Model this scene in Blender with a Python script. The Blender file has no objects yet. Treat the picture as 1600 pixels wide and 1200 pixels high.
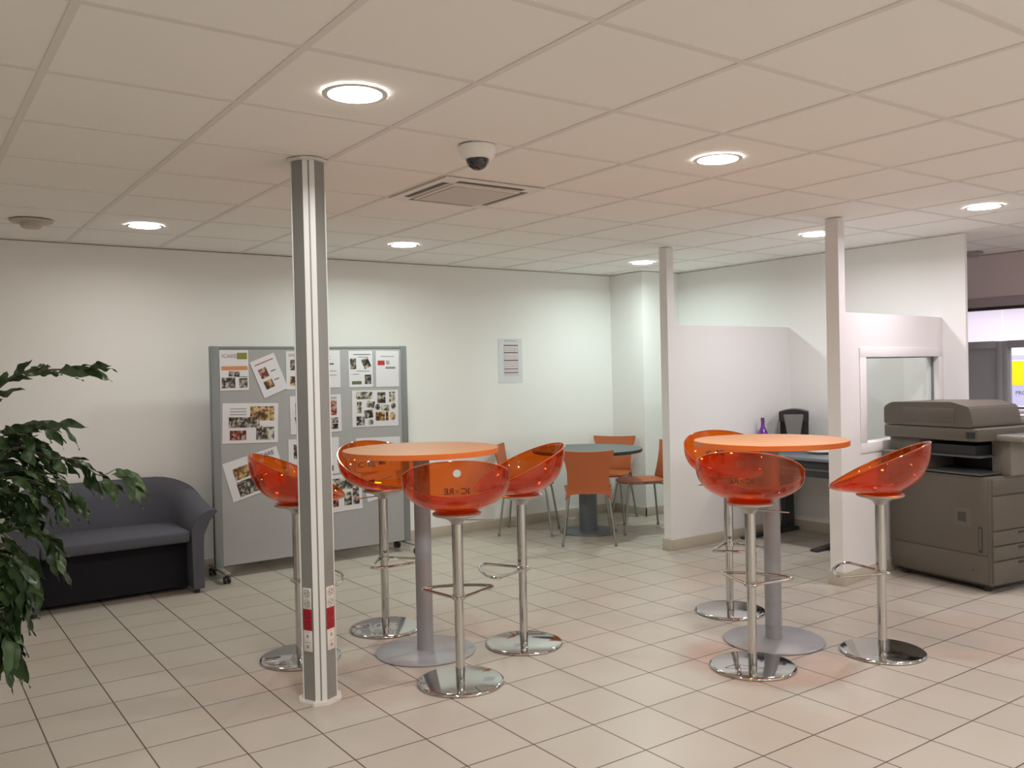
import bpy, bmesh, math, random
from math import sin, cos, pi, radians as R
from mathutils import Vector, Matrix

# ------------------------------------------------------------------ camera
scene = bpy.context.scene
H = 1.43            # eye height
CH = 2.379          # ceiling height
cd = bpy.data.cameras.new('camera')
cam = bpy.data.objects.new('camera', cd)
scene.collection.objects.link(cam)
cr = Vector((0.815873, -0.577818, -0.021875))
cu = Vector((0.025696, -0.001563, 0.999669))
cf = Vector((0.577660, 0.816164, -0.013572))
cam.matrix_world = Matrix(((cr.x, cu.x, -cf.x, 0), (cr.y, cu.y, -cf.y, 0), (cr.z, cu.z, -cf.z, H), (0, 0, 0, 1)))
cd.sensor_width = 36
cd.lens = 1372.28 / 1600 * 36
cd.clip_start = 0.05
scene.camera = cam

# ------------------------------------------------------------------ world and exposure
w = bpy.data.worlds.new('world')
scene.world = w
w.use_nodes = True
w.node_tree.nodes['Background'].inputs[0].default_value = (0.5, 0.5, 0.55, 1)
w.node_tree.nodes['Background'].inputs[1].default_value = 0.02
vs = scene.view_settings
vs.view_transform = 'Standard'
vs.look = 'None'
vs.exposure = 0.04
vs.gamma = 1.0
vs.use_curve_mapping = False
scene.cycles.transparent_max_bounces = 32
scene.cycles.max_bounces = 10
scene.cycles.diffuse_bounces = 10
scene.cycles.glossy_bounces = 5

# downlights: (x, y, colour, watts)
WARM = (1.0, 0.945, 0.89)
LAMPS = [
    (1.305, 2.724, (1.0, 0.96, 0.95), 14.0), (3.105, 2.724, (1.0, 0.94, 0.89), 15.0), (5.505, 2.724, (1.0, 0.90, 0.99), 16.0),
    (1.305, 5.724, (1.0, 0.94, 0.88), 7.0), (3.105, 5.724, (0.87, 1.0, 0.90), 14.0), (5.505, 5.724, (0.85, 1.0, 0.94), 14.0),
    (5.505, 3.924, (0.96, 0.95, 0.97), 11.0),
    (1.305, -0.276, WARM, 16.0), (3.105, -0.276, WARM, 24.0), (5.505, -0.276, WARM, 22.0), (-1.095, 2.724, WARM, 5.0), (-1.095, -0.276, WARM, 18.0), (1.305, -2.676, WARM, 22.0), (3.105, -2.676, WARM, 22.0), (5.505, -2.676, WARM, 22.0), (7.305, 1.524, (1.0, 0.90, 0.96), 18.0),  # added unseen lamps for bounce onto the ceiling; last one lights the glazed front
]

C = scene.collection.objects
random.seed(7)

# ------------------------------------------------------------------ materials
MATS = {}
def mat(name, col, rough=0.5, metal=0.0, spec=0.5, bump=0.0, bscale=200.0, var=0.0, vscale=6.0, coat=0.0, emit=None, estr=0.0, trans=0.0):
    if name in MATS: return MATS[name]
    m = bpy.data.materials.new(name); m.use_nodes = True
    nt = m.node_tree; b = nt.nodes['Principled BSDF']
    b.inputs['Base Color'].default_value = (*col, 1)
    b.inputs['Roughness'].default_value = rough
    b.inputs['Metallic'].default_value = metal
    b.inputs['Specular IOR Level'].default_value = spec
    b.inputs['Coat Weight'].default_value = coat
    if trans: b.inputs['Transmission Weight'].default_value = trans
    if emit:
        b.inputs['Emission Color'].default_value = (*emit, 1); b.inputs['Emission Strength'].default_value = estr
    tc = nt.nodes.new('ShaderNodeTexCoord')
    if var:
        n = nt.nodes.new('ShaderNodeTexNoise'); n.inputs['Scale'].default_value = vscale; n.inputs['Detail'].default_value = 3
        mx = nt.nodes.new('ShaderNodeMix'); mx.data_type = 'RGBA'
        mx.inputs[6].default_value = (*[c * (1 - var) for c in col], 1); mx.inputs[7].default_value = (*[min(1, c * (1 + var)) for c in col], 1)
        nt.links.new(tc.outputs['Object'], n.inputs['Vector']); nt.links.new(n.outputs['Fac'], mx.inputs[0]); nt.links.new(mx.outputs[2], b.inputs['Base Color'])
    if bump:
        n2 = nt.nodes.new('ShaderNodeTexNoise'); n2.inputs['Scale'].default_value = bscale; n2.inputs['Detail'].default_value = 2
        bp = nt.nodes.new('ShaderNodeBump'); bp.inputs['Strength'].default_value = bump; bp.inputs['Distance'].default_value = 0.001
        nt.links.new(tc.outputs['Object'], n2.inputs['Vector']); nt.links.new(n2.outputs['Fac'], bp.inputs['Height']); nt.links.new(bp.outputs['Normal'], b.inputs['Normal'])
    MATS[name] = m
    return m

M_wall = mat('wall_paint', (0.82, 0.82, 0.805), 0.62, spec=0.3, bump=0.15, bscale=120, var=0.012, vscale=1.5)
M_part = mat('partition_paint', (0.78, 0.77, 0.765), 0.6, spec=0.3, bump=0.12, bscale=120)
M_base = mat('baseboard_tile', (0.50, 0.45, 0.37), 0.4, var=0.05, vscale=5)
M_tbar = mat('ceiling_bar', (0.78, 0.75, 0.72), 0.55)
M_chrome = mat('chrome', (0.60, 0.60, 0.59), 0.07, 1.0)
M_chrome_s = mat('brushed_chrome', (0.52, 0.51, 0.49), 0.25, 1.0)
M_alu = mat('anodised_aluminium', (0.285, 0.29, 0.275), 0.45, 0.2)
M_alu_l = mat('satin_aluminium', (0.76, 0.77, 0.76), 0.4, 0.1)
M_greypaint = mat('grey_powder_coat', (0.31, 0.315, 0.335), 0.42, 0.1, bump=0.1, bscale=400)
M_grey2 = mat('slate_grey_paint', (0.15, 0.17, 0.18), 0.45, 0.1)
M_topline = mat('orange_laminate_top', (0.62, 0.29, 0.125), 0.5, spec=0.35, var=0.015, vscale=40)
M_topedge = mat('orange_edge_band', (0.74, 0.19, 0.035), 0.4)
M_chair = mat('orange_moulded_shell', (0.44, 0.115, 0.034), 0.45, bump=0.1, bscale=500)
M_chairleg = mat('chair_leg_metal', (0.34, 0.34, 0.31), 0.35, 0.8)
M_greytop = mat('grey_laminate', (0.115, 0.135, 0.14), 0.45, spec=0.3, var=0.04, vscale=60)
M_black = mat('black_plastic', (0.018, 0.018, 0.02), 0.35)
M_dark = mat('dark_rubber', (0.03, 0.03, 0.032), 0.6)
M_whitepl = mat('white_plastic', (0.74, 0.72, 0.69), 0.35)
M_red = mat('red_socket_plastic', (0.42, 0.012, 0.03), 0.3)
M_sofa = mat('grey_sofa_fabric', (0.095, 0.098, 0.118), 0.9, spec=0.15, bump=0.5, bscale=700, var=0.08, vscale=90)
M_sofad = mat('black_sofa_panel', (0.014, 0.014, 0.018), 0.8, spec=0.2)
M_board = mat('grey_felt_board', (0.365, 0.365, 0.37), 0.85, spec=0.2, bump=0.3, bscale=900, var=0.03, vscale=80)
M_bframe = mat('board_frame_grey', (0.24, 0.26, 0.27), 0.4, 0.5)
M_paper = mat('laminated_paper', (0.66, 0.65, 0.69), 0.14, coat=0.5)
M_ink = mat('dark_ink', (0.06, 0.06, 0.07), 0.4)
M_inkg = mat('grey_ink', (0.33, 0.33, 0.35), 0.4)
M_inkr = mat('red_ink', (0.42, 0.03, 0.03), 0.4)
M_inkol = mat('olive_ink', (0.22, 0.21, 0.04), 0.4)
M_inkor = mat('orange_ink', (0.60, 0.24, 0.10), 0.4)
M_inkbl = mat('blue_ink', (0.04, 0.07, 0.26), 0.4)
M_inkgn = mat('green_ink', (0.10, 0.14, 0.06), 0.4)
M_copier = mat('copier_casing', (0.118, 0.105, 0.086), 0.42, bump=0.15, bscale=500)
M_copier_l = mat('copier_light_trim', (0.235, 0.218, 0.195), 0.4)
M_copier_d = mat('copier_dark', (0.022, 0.024, 0.028), 0.4)
M_copier_m = mat('copier_tray', (0.10, 0.105, 0.11), 0.4)
M_copier_g = mat('copier_seam', (0.05, 0.045, 0.04), 0.7)
M_desk = mat('desk_grey_blue', (0.20, 0.22, 0.25), 0.32)
M_deskd = mat('desk_dark', (0.04, 0.044, 0.05), 0.4)
M_desks = mat('desk_shelf', (0.12, 0.125, 0.13), 0.35)
M_glaze = mat('grey_window_frame', (0.42, 0.43, 0.45), 0.45, 0.2)
M_header = mat('mauve_header_paint', (0.70, 0.61, 0.62), 0.6)
M_purple = mat('purple_glass', (0.16, 0.02, 0.30), 0.08, coat=0.6)
M_silver = mat('silver_plastic', (0.24, 0.24, 0.245), 0.3, 0.3)
M_dish = mat('white_ceramic', (0.80, 0.78, 0.72), 0.2)
M_brown = mat('brown_bottle', (0.10, 0.025, 0.012), 0.15)
M_stem = mat('plant_stem', (0.10, 0.085, 0.05), 0.7)
M_pot = mat('terracotta_pot', (0.30, 0.14, 0.08), 0.7)
M_soil = mat('potting_soil', (0.03, 0.02, 0.015), 0.95)
M_camdome = mat('smoked_dome', (0.012, 0.013, 0.016), 0.06, coat=1.0)
M_acgrille = mat('air_grille_dark', (0.10, 0.085, 0.07), 0.5)
M_ac = mat('ac_panel', (0.80, 0.77, 0.74), 0.45)
M_acgrey = mat('ac_centre_panel', (0.62, 0.60, 0.57), 0.6)
M_bulb = mat('lit_diffuser', (0.9, 0.9, 0.9), 0.5, emit=(1.0, 0.98, 0.97), estr=14.0)
M_icon = mat('seat_print', (0.05, 0.018, 0.01), 0.4)
M_yellow = mat('yellow_backlit', (0.9, 0.72, 0.0), 0.4, emit=(1.0, 0.78, 0.0), estr=0.75)
M_lav = mat('screen_lavender', (0.6, 0.6, 0.8), 0.3, emit=(0.62, 0.62, 0.85), estr=0.55)
M_scrw = mat('screen_white', (0.8, 0.8, 0.85), 0.3, emit=(0.95, 0.93, 1.0), estr=0.8)
M_scrd = mat('screen_dark', (0.08, 0.02, 0.06), 0.3, emit=(0.12, 0.03, 0.06), estr=0.6)

def floor_mat():
    m = bpy.data.materials.new('floor_tiles'); m.use_nodes = True
    nt = m.node_tree; N = nt.nodes; L = nt.links; b = N['Principled BSDF']
    S = 0.3014; X0 = 0.17075; Y0 = 3.30751
    tc = N.new('ShaderNodeTexCoord'); sep = N.new('ShaderNodeSeparateXYZ'); L.new(tc.outputs['Object'], sep.inputs[0])
    def math_(op, a, bb=None, c=None):
        n = N.new('ShaderNodeMath'); n.operation = op
        for i, v in enumerate((a, bb, c)):
            if v is None: continue
            if isinstance(v, (int, float)): n.inputs[i].default_value = v
            else: L.new(v, n.inputs[i])
        return n.outputs[0]
    u = math_('DIVIDE', math_('SUBTRACT', sep.outputs[0], X0), S); v = math_('DIVIDE', math_('SUBTRACT', sep.outputs[1], Y0), S)
    def edge(t):
        f = math_('FRACT', t); return math_('MINIMUM', f, math_('SUBTRACT', 1.0, f))
    e = math_('MINIMUM', edge(u), edge(v))
    fac = N.new('ShaderNodeMapRange'); fac.inputs['From Min'].default_value = 0.0065; fac.inputs['From Max'].default_value = 0.0125
    L.new(e, fac.inputs['Value'])
    cmb = N.new('ShaderNodeCombineXYZ'); L.new(math_('FLOOR', u), cmb.inputs[0]); L.new(math_('FLOOR', v), cmb.inputs[1])
    wn = N.new('ShaderNodeTexWhiteNoise'); L.new(cmb.outputs[0], wn.inputs['Vector'])
    ns = N.new('ShaderNodeTexNoise'); ns.inputs['Scale'].default_value = 3.5; ns.inputs['Detail'].default_value = 6; L.new(tc.outputs['Object'], ns.inputs['Vector'])
    t = math_('ADD', math_('MULTIPLY', wn.outputs['Value'], 0.35), math_('MULTIPLY', ns.outputs['Fac'], 0.65))
    mx = N.new('ShaderNodeMix'); mx.data_type = 'RGBA'; mx.inputs[6].default_value = (0.415, 0.38, 0.325, 1); mx.inputs[7].default_value = (0.495, 0.455, 0.395, 1); L.new(t, mx.inputs[0])
    m2 = N.new('ShaderNodeMix'); m2.data_type = 'RGBA'; m2.inputs[6].default_value = (0.065, 0.048, 0.036, 1); L.new(mx.outputs[2], m2.inputs[7]); L.new(fac.outputs[0], m2.inputs[0])
    L.new(m2.outputs[2], b.inputs['Base Color'])
    b.inputs['Roughness'].default_value = 0.36
    b.inputs['Specular IOR Level'].default_value = 0.5
    bp = N.new('ShaderNodeBump'); bp.inputs['Strength'].default_value = 0.4; bp.inputs['Distance'].default_value = 0.001; L.new(fac.outputs[0], bp.inputs['Height']); L.new(bp.outputs[0], b.inputs['Normal'])
    return m
def ceil_mat():
    m = bpy.data.materials.new('ceiling_tiles'); m.use_nodes = True
    nt = m.node_tree; N = nt.nodes; L = nt.links; b = N['Principled BSDF']
    tc = N.new('ShaderNodeTexCoord')
    n = N.new('ShaderNodeTexNoise'); n.inputs['Scale'].default_value = 450; n.inputs['Detail'].default_value = 2; L.new(tc.outputs['Object'], n.inputs['Vector'])
    n2 = N.new('ShaderNodeTexNoise'); n2.inputs['Scale'].default_value = 0.8; L.new(tc.outputs['Object'], n2.inputs['Vector'])
    mx = N.new('ShaderNodeMix'); mx.data_type = 'RGBA'; mx.inputs[6].default_value = (0.90, 0.885, 0.86, 1); mx.inputs[7].default_value = (0.92, 0.905, 0.88, 1); L.new(n2.outputs['Fac'], mx.inputs[0]); L.new(mx.outputs[2], b.inputs['Base Color'])
    b.inputs['Roughness'].default_value = 0.9; b.inputs['Specular IOR Level'].default_value = 0.15
    bp = N.new('ShaderNodeBump'); bp.inputs['Strength'].default_value = 0.15; bp.inputs['Distance'].default_value = 0.001; L.new(n.outputs['Fac'], bp.inputs['Height']); L.new(bp.outputs[0], b.inputs['Normal'])
    return m
def sym_fresnel(N, L, f0):
    lw = N.new('ShaderNodeLayerWeight'); lw.inputs['Blend'].default_value = 0.5
    p = N.new('ShaderNodeMath'); p.operation = 'POWER'; p.inputs[1].default_value = 4.0; L.new(lw.outputs['Facing'], p.inputs[0])
    a = N.new('ShaderNodeMath'); a.operation = 'MULTIPLY_ADD'; a.inputs[1].default_value = 0.75; a.inputs[2].default_value = f0; L.new(p.outputs[0], a.inputs[0])
    return a.outputs[0]
def acrylic_mat():
    """Clear orange plastic: tinted transmission with a Fresnel gloss, and a little of the dye's own glow of diffuse colour."""
    m = bpy.data.materials.new('clear_orange_plastic'); m.use_nodes = True
    nt = m.node_tree; N = nt.nodes; L = nt.links
    N.remove(N['Principled BSDF']); out = N['Material Output']
    tr = N.new('ShaderNodeBsdfTransparent'); tr.inputs[0].default_value = (0.93, 0.40, 0.085, 1)
    df = N.new('ShaderNodeBsdfDiffuse'); df.inputs[0].default_value = (0.85, 0.16, 0.015, 1)
    gl = N.new('ShaderNodeBsdfGlossy'); gl.inputs['Roughness'].default_value = 0.03; gl.inputs[0].default_value = (1, 1, 1, 1)
    lw = sym_fresnel(N, L, 0.055)
    m1 = N.new('ShaderNodeMixShader'); m1.inputs[0].default_value = 0.06; L.new(tr.outputs[0], m1.inputs[1]); L.new(df.outputs[0], m1.inputs[2])
    m2 = N.new('ShaderNodeMixShader'); L.new(lw, m2.inputs[0]); L.new(m1.outputs[0], m2.inputs[1]); L.new(gl.outputs[0], m2.inputs[2])
    L.new(m2.outputs[0], out.inputs['Surface'])
    return m
def glass_mat(name, col, refl=0.05):
    m = bpy.data.materials.new(name); m.use_nodes = True
    nt = m.node_tree; N = nt.nodes; L = nt.links
    N.remove(N['Principled BSDF']); out = N['Material Output']
    tr = N.new('ShaderNodeBsdfTransparent'); tr.inputs[0].default_value = (*col, 1)
    gl = N.new('ShaderNodeBsdfGlossy'); gl.inputs['Roughness'].default_value = 0.02
    m2 = N.new('ShaderNodeMixShader'); L.new(sym_fresnel(N, L, 0.04), m2.inputs[0]); L.new(tr.outputs[0], m2.inputs[1]); L.new(gl.outputs[0], m2.inputs[2])
    L.new(m2.outputs[0], out.inputs['Surface'])
    return m
def photo_mat(name, cols, scale):
    """Printed photographs: a blotchy pattern of a few dark and pale tones."""
    m = bpy.data.materials.new(name); m.use_nodes = True
    nt = m.node_tree; N = nt.nodes; L = nt.links; b = N['Principled BSDF']
    tc = N.new('ShaderNodeTexCoord'); n = N.new('ShaderNodeTexNoise'); n.inputs['Scale'].default_value = scale; n.inputs['Detail'].default_value = 3; n.inputs['Distortion'].default_value = 0.6
    L.new(tc.outputs['Object'], n.inputs['Vector'])
    cr_ = N.new('ShaderNodeValToRGB'); cr_.color_ramp.interpolation = 'LINEAR'
    el = cr_.color_ramp.elements
    ps = [0.36, 0.46, 0.53, 0.62]
    while len(el) < len(cols): el.new(0.5)
    for i, c in enumerate(cols):
        el[i].position = ps[i]; el[i].color = (*c, 1)
    L.new(n.outputs['Fac'], cr_.inputs[0]); L.new(cr_.outputs[0], b.inputs['Base Color'])
    b.inputs['Roughness'].default_value = 0.2
    return m
def leaf_mat():
    m = mat('ficus_leaf', (0.028, 0.062, 0.022), 0.38, spec=0.45)
    nt = m.node_tree; N = nt.nodes; L = nt.links; b = N['Principled BSDF']
    g = N.new('ShaderNodeNewGeometry'); r = N.new('ShaderNodeValToRGB'); L.new(g.outputs['Random Per Island'], r.inputs[0])
    r.color_ramp.elements[0].color = (0.016, 0.036, 0.014, 1); r.color_ramp.elements[1].color = (0.05, 0.10, 0.03, 1); L.new(r.outputs[0], b.inputs['Base Color'])
    return m

M_floor = floor_mat(); M_ceil = ceil_mat(); M_acryl = acrylic_mat()
M_pane = glass_mat('window_pane', (0.95, 0.97, 0.955)); M_pane2 = glass_mat('clear_pane', (0.95, 0.95, 0.97))
M_ph1 = photo_mat('print_dark', [(0.012, 0.012, 0.012), (0.06, 0.05, 0.045), (0.16, 0.14, 0.12), (0.42, 0.40, 0.36)], 30)
M_ph2 = photo_mat('print_warm', [(0.03, 0.015, 0.008), (0.16, 0.08, 0.03), (0.38, 0.22, 0.08), (0.55, 0.42, 0.22)], 26)
M_ph3 = photo_mat('print_red', [(0.02, 0.015, 0.015), (0.12, 0.04, 0.03), (0.36, 0.07, 0.05), (0.40, 0.34, 0.28)], 30)
M_ph4 = photo_mat('print_room', [(0.02, 0.02, 0.018), (0.10, 0.10, 0.085), (0.30, 0.29, 0.24), (0.55, 0.53, 0.45)], 24)
M_leaf = leaf_mat()

# ------------------------------------------------------------------ mesh helpers
def link(name, bm, mats, parent=None, smooth=True, auto=35, loc=None):
    bm.normal_update()
    me = bpy.data.meshes.new(name); bm.to_mesh(me); bm.free()
    o = bpy.data.objects.new(name, me); C.link(o)
    for m in (mats if isinstance(mats, (list, tuple)) else [mats]): me.materials.append(m)
    if smooth:
        for p in me.polygons: p.use_smooth = True
        me.set_sharp_from_angle(angle=R(auto))
    if parent is not None: o.parent = parent
    if loc is not None: o.location = loc
    return o
def box(bm, x0, x1, y0, y1, z0, z1, mi=0, bev=0.0, seg=2):
    r = bmesh.ops.create_cube(bm, size=1.0)
    vs_ = r['verts']
    for v in vs_:
        v.co = Vector(((x0 + x1) / 2 + v.co.x * (x1 - x0), (y0 + y1) / 2 + v.co.y * (y1 - y0), (z0 + z1) / 2 + v.co.z * (z1 - z0)))
    fs = {f for v in vs_ for f in v.link_faces}
    for f in fs: f.material_index = mi
    if bev > 0:
        es = list({e for f in fs for e in f.edges})
        bmesh.ops.bevel(bm, geom=es, offset=bev, segments=seg, profile=0.5, affect='EDGES')
    return vs_
def lathe(bm, prof, n=48, mi=0, c=(0, 0, 0), cap=True):
    rings = []
    for r, z in prof:
        if r < 1e-6: rings.append([bm.verts.new((c[0], c[1], c[2] + z))])
        else: rings.append([bm.verts.new((c[0] + r * cos(2 * pi * i / n), c[1] + r * sin(2 * pi * i / n), c[2] + z)) for i in range(n)])
    for a, b in zip(rings, rings[1:]):
        for i in range(n):
            j = (i + 1) % n
            if len(a) == 1 and len(b) == 1: continue
            if len(a) == 1: f = bm.faces.new((a[0], b[j], b[i]))
            elif len(b) == 1: f = bm.faces.new((a[i], a[j], b[0]))
            else: f = bm.faces.new((a[i], a[j], b[j], b[i]))
            f.material_index = mi
    if cap:
        if len(rings[0]) > 1: bm.faces.new(rings[0][::-1]).material_index = mi
        if len(rings[-1]) > 1: bm.faces.new(rings[-1]).material_index = mi
def smoothpath(pts, n=8, closed=False):
    P = [Vector(p) for p in pts]; out = []
    m = len(P)
    rng = range(m) if closed else range(m - 1)
    for i in rng:
        if closed: p0, p1, p2, p3 = P[i - 1], P[i], P[(i + 1) % m], P[(i + 2) % m]
        else: p0, p1, p2, p3 = P[max(i - 1, 0)], P[i], P[i + 1], P[min(i + 2, m - 1)]
        for k in range(n):
            t = k / n
            out.append(0.5 * ((2 * p1) + (-p0 + p2) * t + (2 * p0 - 5 * p1 + 4 * p2 - p3) * t * t + (-p0 + 3 * p1 - 3 * p2 + p3) * t ** 3))
    if not closed: out.append(P[-1])
    return out
def tube(bm, pts, r, n=10, closed=False, mi=0):
    P = [Vector(p) for p in pts]; rings = []; prev = None
    rr = r if isinstance(r, (list, tuple)) else [r] * len(P)
    for i, p in enumerate(P):
        if closed: t = P[(i + 1) % len(P)] - P[i - 1]
        else: t = P[min(i + 1, len(P) - 1)] - P[max(i - 1, 0)]
        t.normalize()
        if prev is None:
            a = t.orthogonal().normalized()
        else:
            a = (prev - t * prev.dot(t)).normalized()
        prev = a; b = t.cross(a)
        rings.append([bm.verts.new(p + (a * cos(2 * pi * k / n) + b * sin(2 * pi * k / n)) * rr[i]) for k in range(n)])
    m = len(rings)
    for i in range(m if closed else m - 1):
        A = rings[i]; B = rings[(i + 1) % m]
        for k in range(n):
            bm.faces.new((A[k], A[(k + 1) % n], B[(k + 1) % n], B[k])).material_index = mi
    if not closed:
        bm.faces.new(rings[0][::-1]).material_index = mi; bm.faces.new(rings[-1]).material_index = mi
def prism(bm, poly, z0, z1, mi=0, axis='z'):
    def P(a, b, c):
        return (a, b, c) if axis == 'z' else ((a, c, b) if axis == 'y' else (c, a, b))
    lo = [bm.verts.new(P(x, y, z0)) for x, y in poly]; hi = [bm.verts.new(P(x, y, z1)) for x, y in poly]
    n = len(poly)
    fs = [bm.faces.new(lo[::-1]), bm.faces.new(hi)] + [bm.faces.new((lo[i], lo[(i + 1) % n], hi[(i + 1) % n], hi[i])) for i in range(n)]
    for f in fs: f.material_index = mi
    bmesh.ops.recalc_face_normals(bm, faces=fs)
    return fs
def quad(bm, pts, mi=0):
    f = bm.faces.new([bm.verts.new(p) for p in pts]); f.material_index = mi; return f
def new(): return bmesh.new()
def thing(name, label, cat, loc=(0, 0, 0), rz=0.0, group=None):
    o = bpy.data.objects.new(name, None); C.link(o); o.location = loc; o.rotation_euler = (0, 0, rz)
    o.empty_display_size = 0.1
    return tag(o, label, cat, group)
def tag(o, label, cat, group=None):
    o['label'] = label; o['category'] = cat
    if group: o['group'] = group
    return o
def struct(name, bm, m, parent=None, **k):
    o = link(name, bm, m, parent, **k)
    if parent is None: o['kind'] = 'structure'
    return o
def copy_tree(o, parent=None):
    c = o.copy(); C.link(c); c.parent = parent
    for ch in o.children: copy_tree(ch, c)
    return c
def text_bm(s, size, loc, frame, mi=0, extrude=0.0, align='CENTER', offset=0.0):
    """lettering as a mesh; frame = (right, up) unit vectors"""
    cu_ = bpy.data.curves.new('lettering', 'FONT'); cu_.body = s; cu_.size = size; cu_.align_x = align; cu_.align_y = 'CENTER'; cu_.offset = offset; cu_.resolution_u = 3
    to = bpy.data.objects.new('lettering', cu_); C.link(to)
    dg = bpy.context.evaluated_depsgraph_get()
    me = bpy.data.meshes.new_from_object(to.evaluated_get(dg))
    rt, up = Vector(frame[0]), Vector(frame[1])
    bm = bmesh.new(); bm.from_mesh(me)
    for v in bm.verts: v.co = Vector(loc) + rt * v.co.x + up * v.co.y
    for f in bm.faces: f.material_index = mi
    bpy.data.objects.remove(to); bpy.data.curves.remove(cu_); bpy.data.meshes.remove(me)
    return bm
def merge(bm, other):
    me = bpy.data.meshes.new('tmp'); other.to_mesh(me); other.free(); bm.from_mesh(me); bpy.data.meshes.remove(me)

# ------------------------------------------------------------------ room
XW = 6.47; YW = 6.68
bm = new(); box(bm, -3.2, 10.2, -3.7, 6.9, -0.1, 0); struct('floor', bm, M_floor, smooth=False)
bm = new(); box(bm, -3.2, 10.2, -3.7, 6.9, CH + 0.006, CH + 0.1)
struct('ceiling', bm, M_ceil, smooth=False)
bm = new()                                     # the metal grid that carries the tiles
x = -0.195 - 0.6 * 5
while x < 10.1:
    if x > -3.19: box(bm, x - 0.012, x + 0.012, -3.7, 6.9, CH + 0.0025, CH + 0.008)
    x += 0.6
y = 2.424 - 0.6 * 10
while y < 6.85:
    box(bm, -3.2, 10.2, y - 0.012, y + 0.012, CH + 0.003, CH + 0.008); y += 0.6
struct('trim_1', bm, M_tbar, smooth=False)
bm = new(); box(bm, -3.2, XW + 0.2, YW, YW + 0.2, 0, CH); struct('wall_back', bm, M_wall, smooth=False)
bm = new(); box(bm, 5.97, XW, 6.22, YW, 0, CH); struct('wall_corner_pier', bm, M_wall, smooth=False)
bm = new(); box(bm, XW, XW + 0.03, 3.345, YW, 0, CH); struct('wall_right', bm, M_wall, smooth=False)
bm = new(); box(bm, -3.4, -3.2, -3.7, 6.9, 0, CH); struct('wall_left', bm, M_wall, smooth=False)
bm = new(); box(bm, -3.2, 10.2, -3.9, -3.7, 0, CH); struct('wall_rear', bm, M_wall, smooth=False)
# baseboards
BH = 0.085
bm = new(); box(bm, -3.2, 5.97, YW - 0.012, YW, 0, BH, bev=0.002); struct('baseboard_back', bm, M_base)
bm = new(); box(bm, 5.958, XW, 6.208, 6.22, 0, BH, bev=0.002); box(bm, 5.958, 5.97, 6.208, YW - 0.012, 0, BH, bev=0.002); struct('baseboard_pier', bm, M_base)
bm = new(); box(bm, XW - 0.012, XW, 3.345, 6.208, 0, BH, bev=0.002); struct('baseboard_right', bm, M_base)

# partition between round table and desk
PX = 4.975
bm = new()
box(bm, PX, PX + 0.075, 4.905, 4.985, 0, CH)
box(bm, PX + 0.075, XW, 4.905, 4.985, 0, 1.772)
struct('wall_partition_far', bm, M_part, smooth=False)
bm = new(); box(bm, PX - 0.012, PX, 4.893, 4.997, 0, BH, bev=0.002); box(bm, PX, XW, 4.893, 4.905, 0, BH, bev=0.002); box(bm, PX, XW, 4.985, 4.997, 0, BH, bev=0.002)
struct('baseboard_partition_far', bm, M_base)
# partition with the window behind the copier, standing a little off square
wx0, wx1, wz0, wz1 = 0.33, 1.415, 0.905, 1.478
PT = 0.09
MP = Matrix.Translation((5.0, 3.40, 0)) @ Matrix.Rotation(R(5), 4, 'Z')
LP = 1.470
bm = new()
box(bm, 0, 0.078, 0, PT, 0, CH)
box(bm, 0.078, wx0, 0, PT, 0, 1.772)
box(bm, wx1, LP, 0, PT, 0, 1.772)
box(bm, wx0, wx1, 0, PT, 0, wz0); box(bm, wx0, wx1, 0, PT, wz1, 1.772)
struct('wall_partition_near', bm, M_part, smooth=False).matrix_world = MP
bm = new(); box(bm, -0.012, 0, -0.012, PT + 0.012, 0, BH, bev=0.002); box(bm, 0, LP, -0.012, 0, 0, BH, bev=0.002); box(bm, 0, LP - 0.02, PT, PT + 0.012, 0, BH, bev=0.002)
struct('baseboard_partition_near', bm, M_base).matrix_world = MP
win = bpy.data.objects.new('window_1', None); C.link(win); win.matrix_world = MP @ Matrix.Translation((wx0, 0, wz0)); win['kind'] = 'structure'
fw, fd = 0.055, 0.006
W_, H_ = wx1 - wx0, wz1 - wz0
bm = new()
fl_ = 0.085
box(bm, -fl_, W_ + fw, -fd, 0, H_, H_ + 0.066, bev=0.003); box(bm, -fl_, W_ + fw, -fd, 0, -0.066, 0, bev=0.003)
box(bm, -fl_, 0, -fd, 0, 0, H_, bev=0.003); box(bm, W_, W_ + fw, -fd, 0, 0, H_, bev=0.003)
link('window_frame', bm, M_part, win)
bm = new(); box(bm, 0.002, W_ - 0.002, 0.05, 0.054, 0.002, H_ - 0.002); link('window_glass', bm, M_pane, win, smooth=False)
bm = new(); box(bm, W_ - 0.012, W_ - 0.001, 0.036, 0.05, 0.002, H_ - 0.002); box(bm, 0.002, W_ - 0.012, 0.036, 0.05, H_ - 0.008, H_ - 0.001); link('glazing_seal', bm, M_bframe, win, smooth=False)

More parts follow.
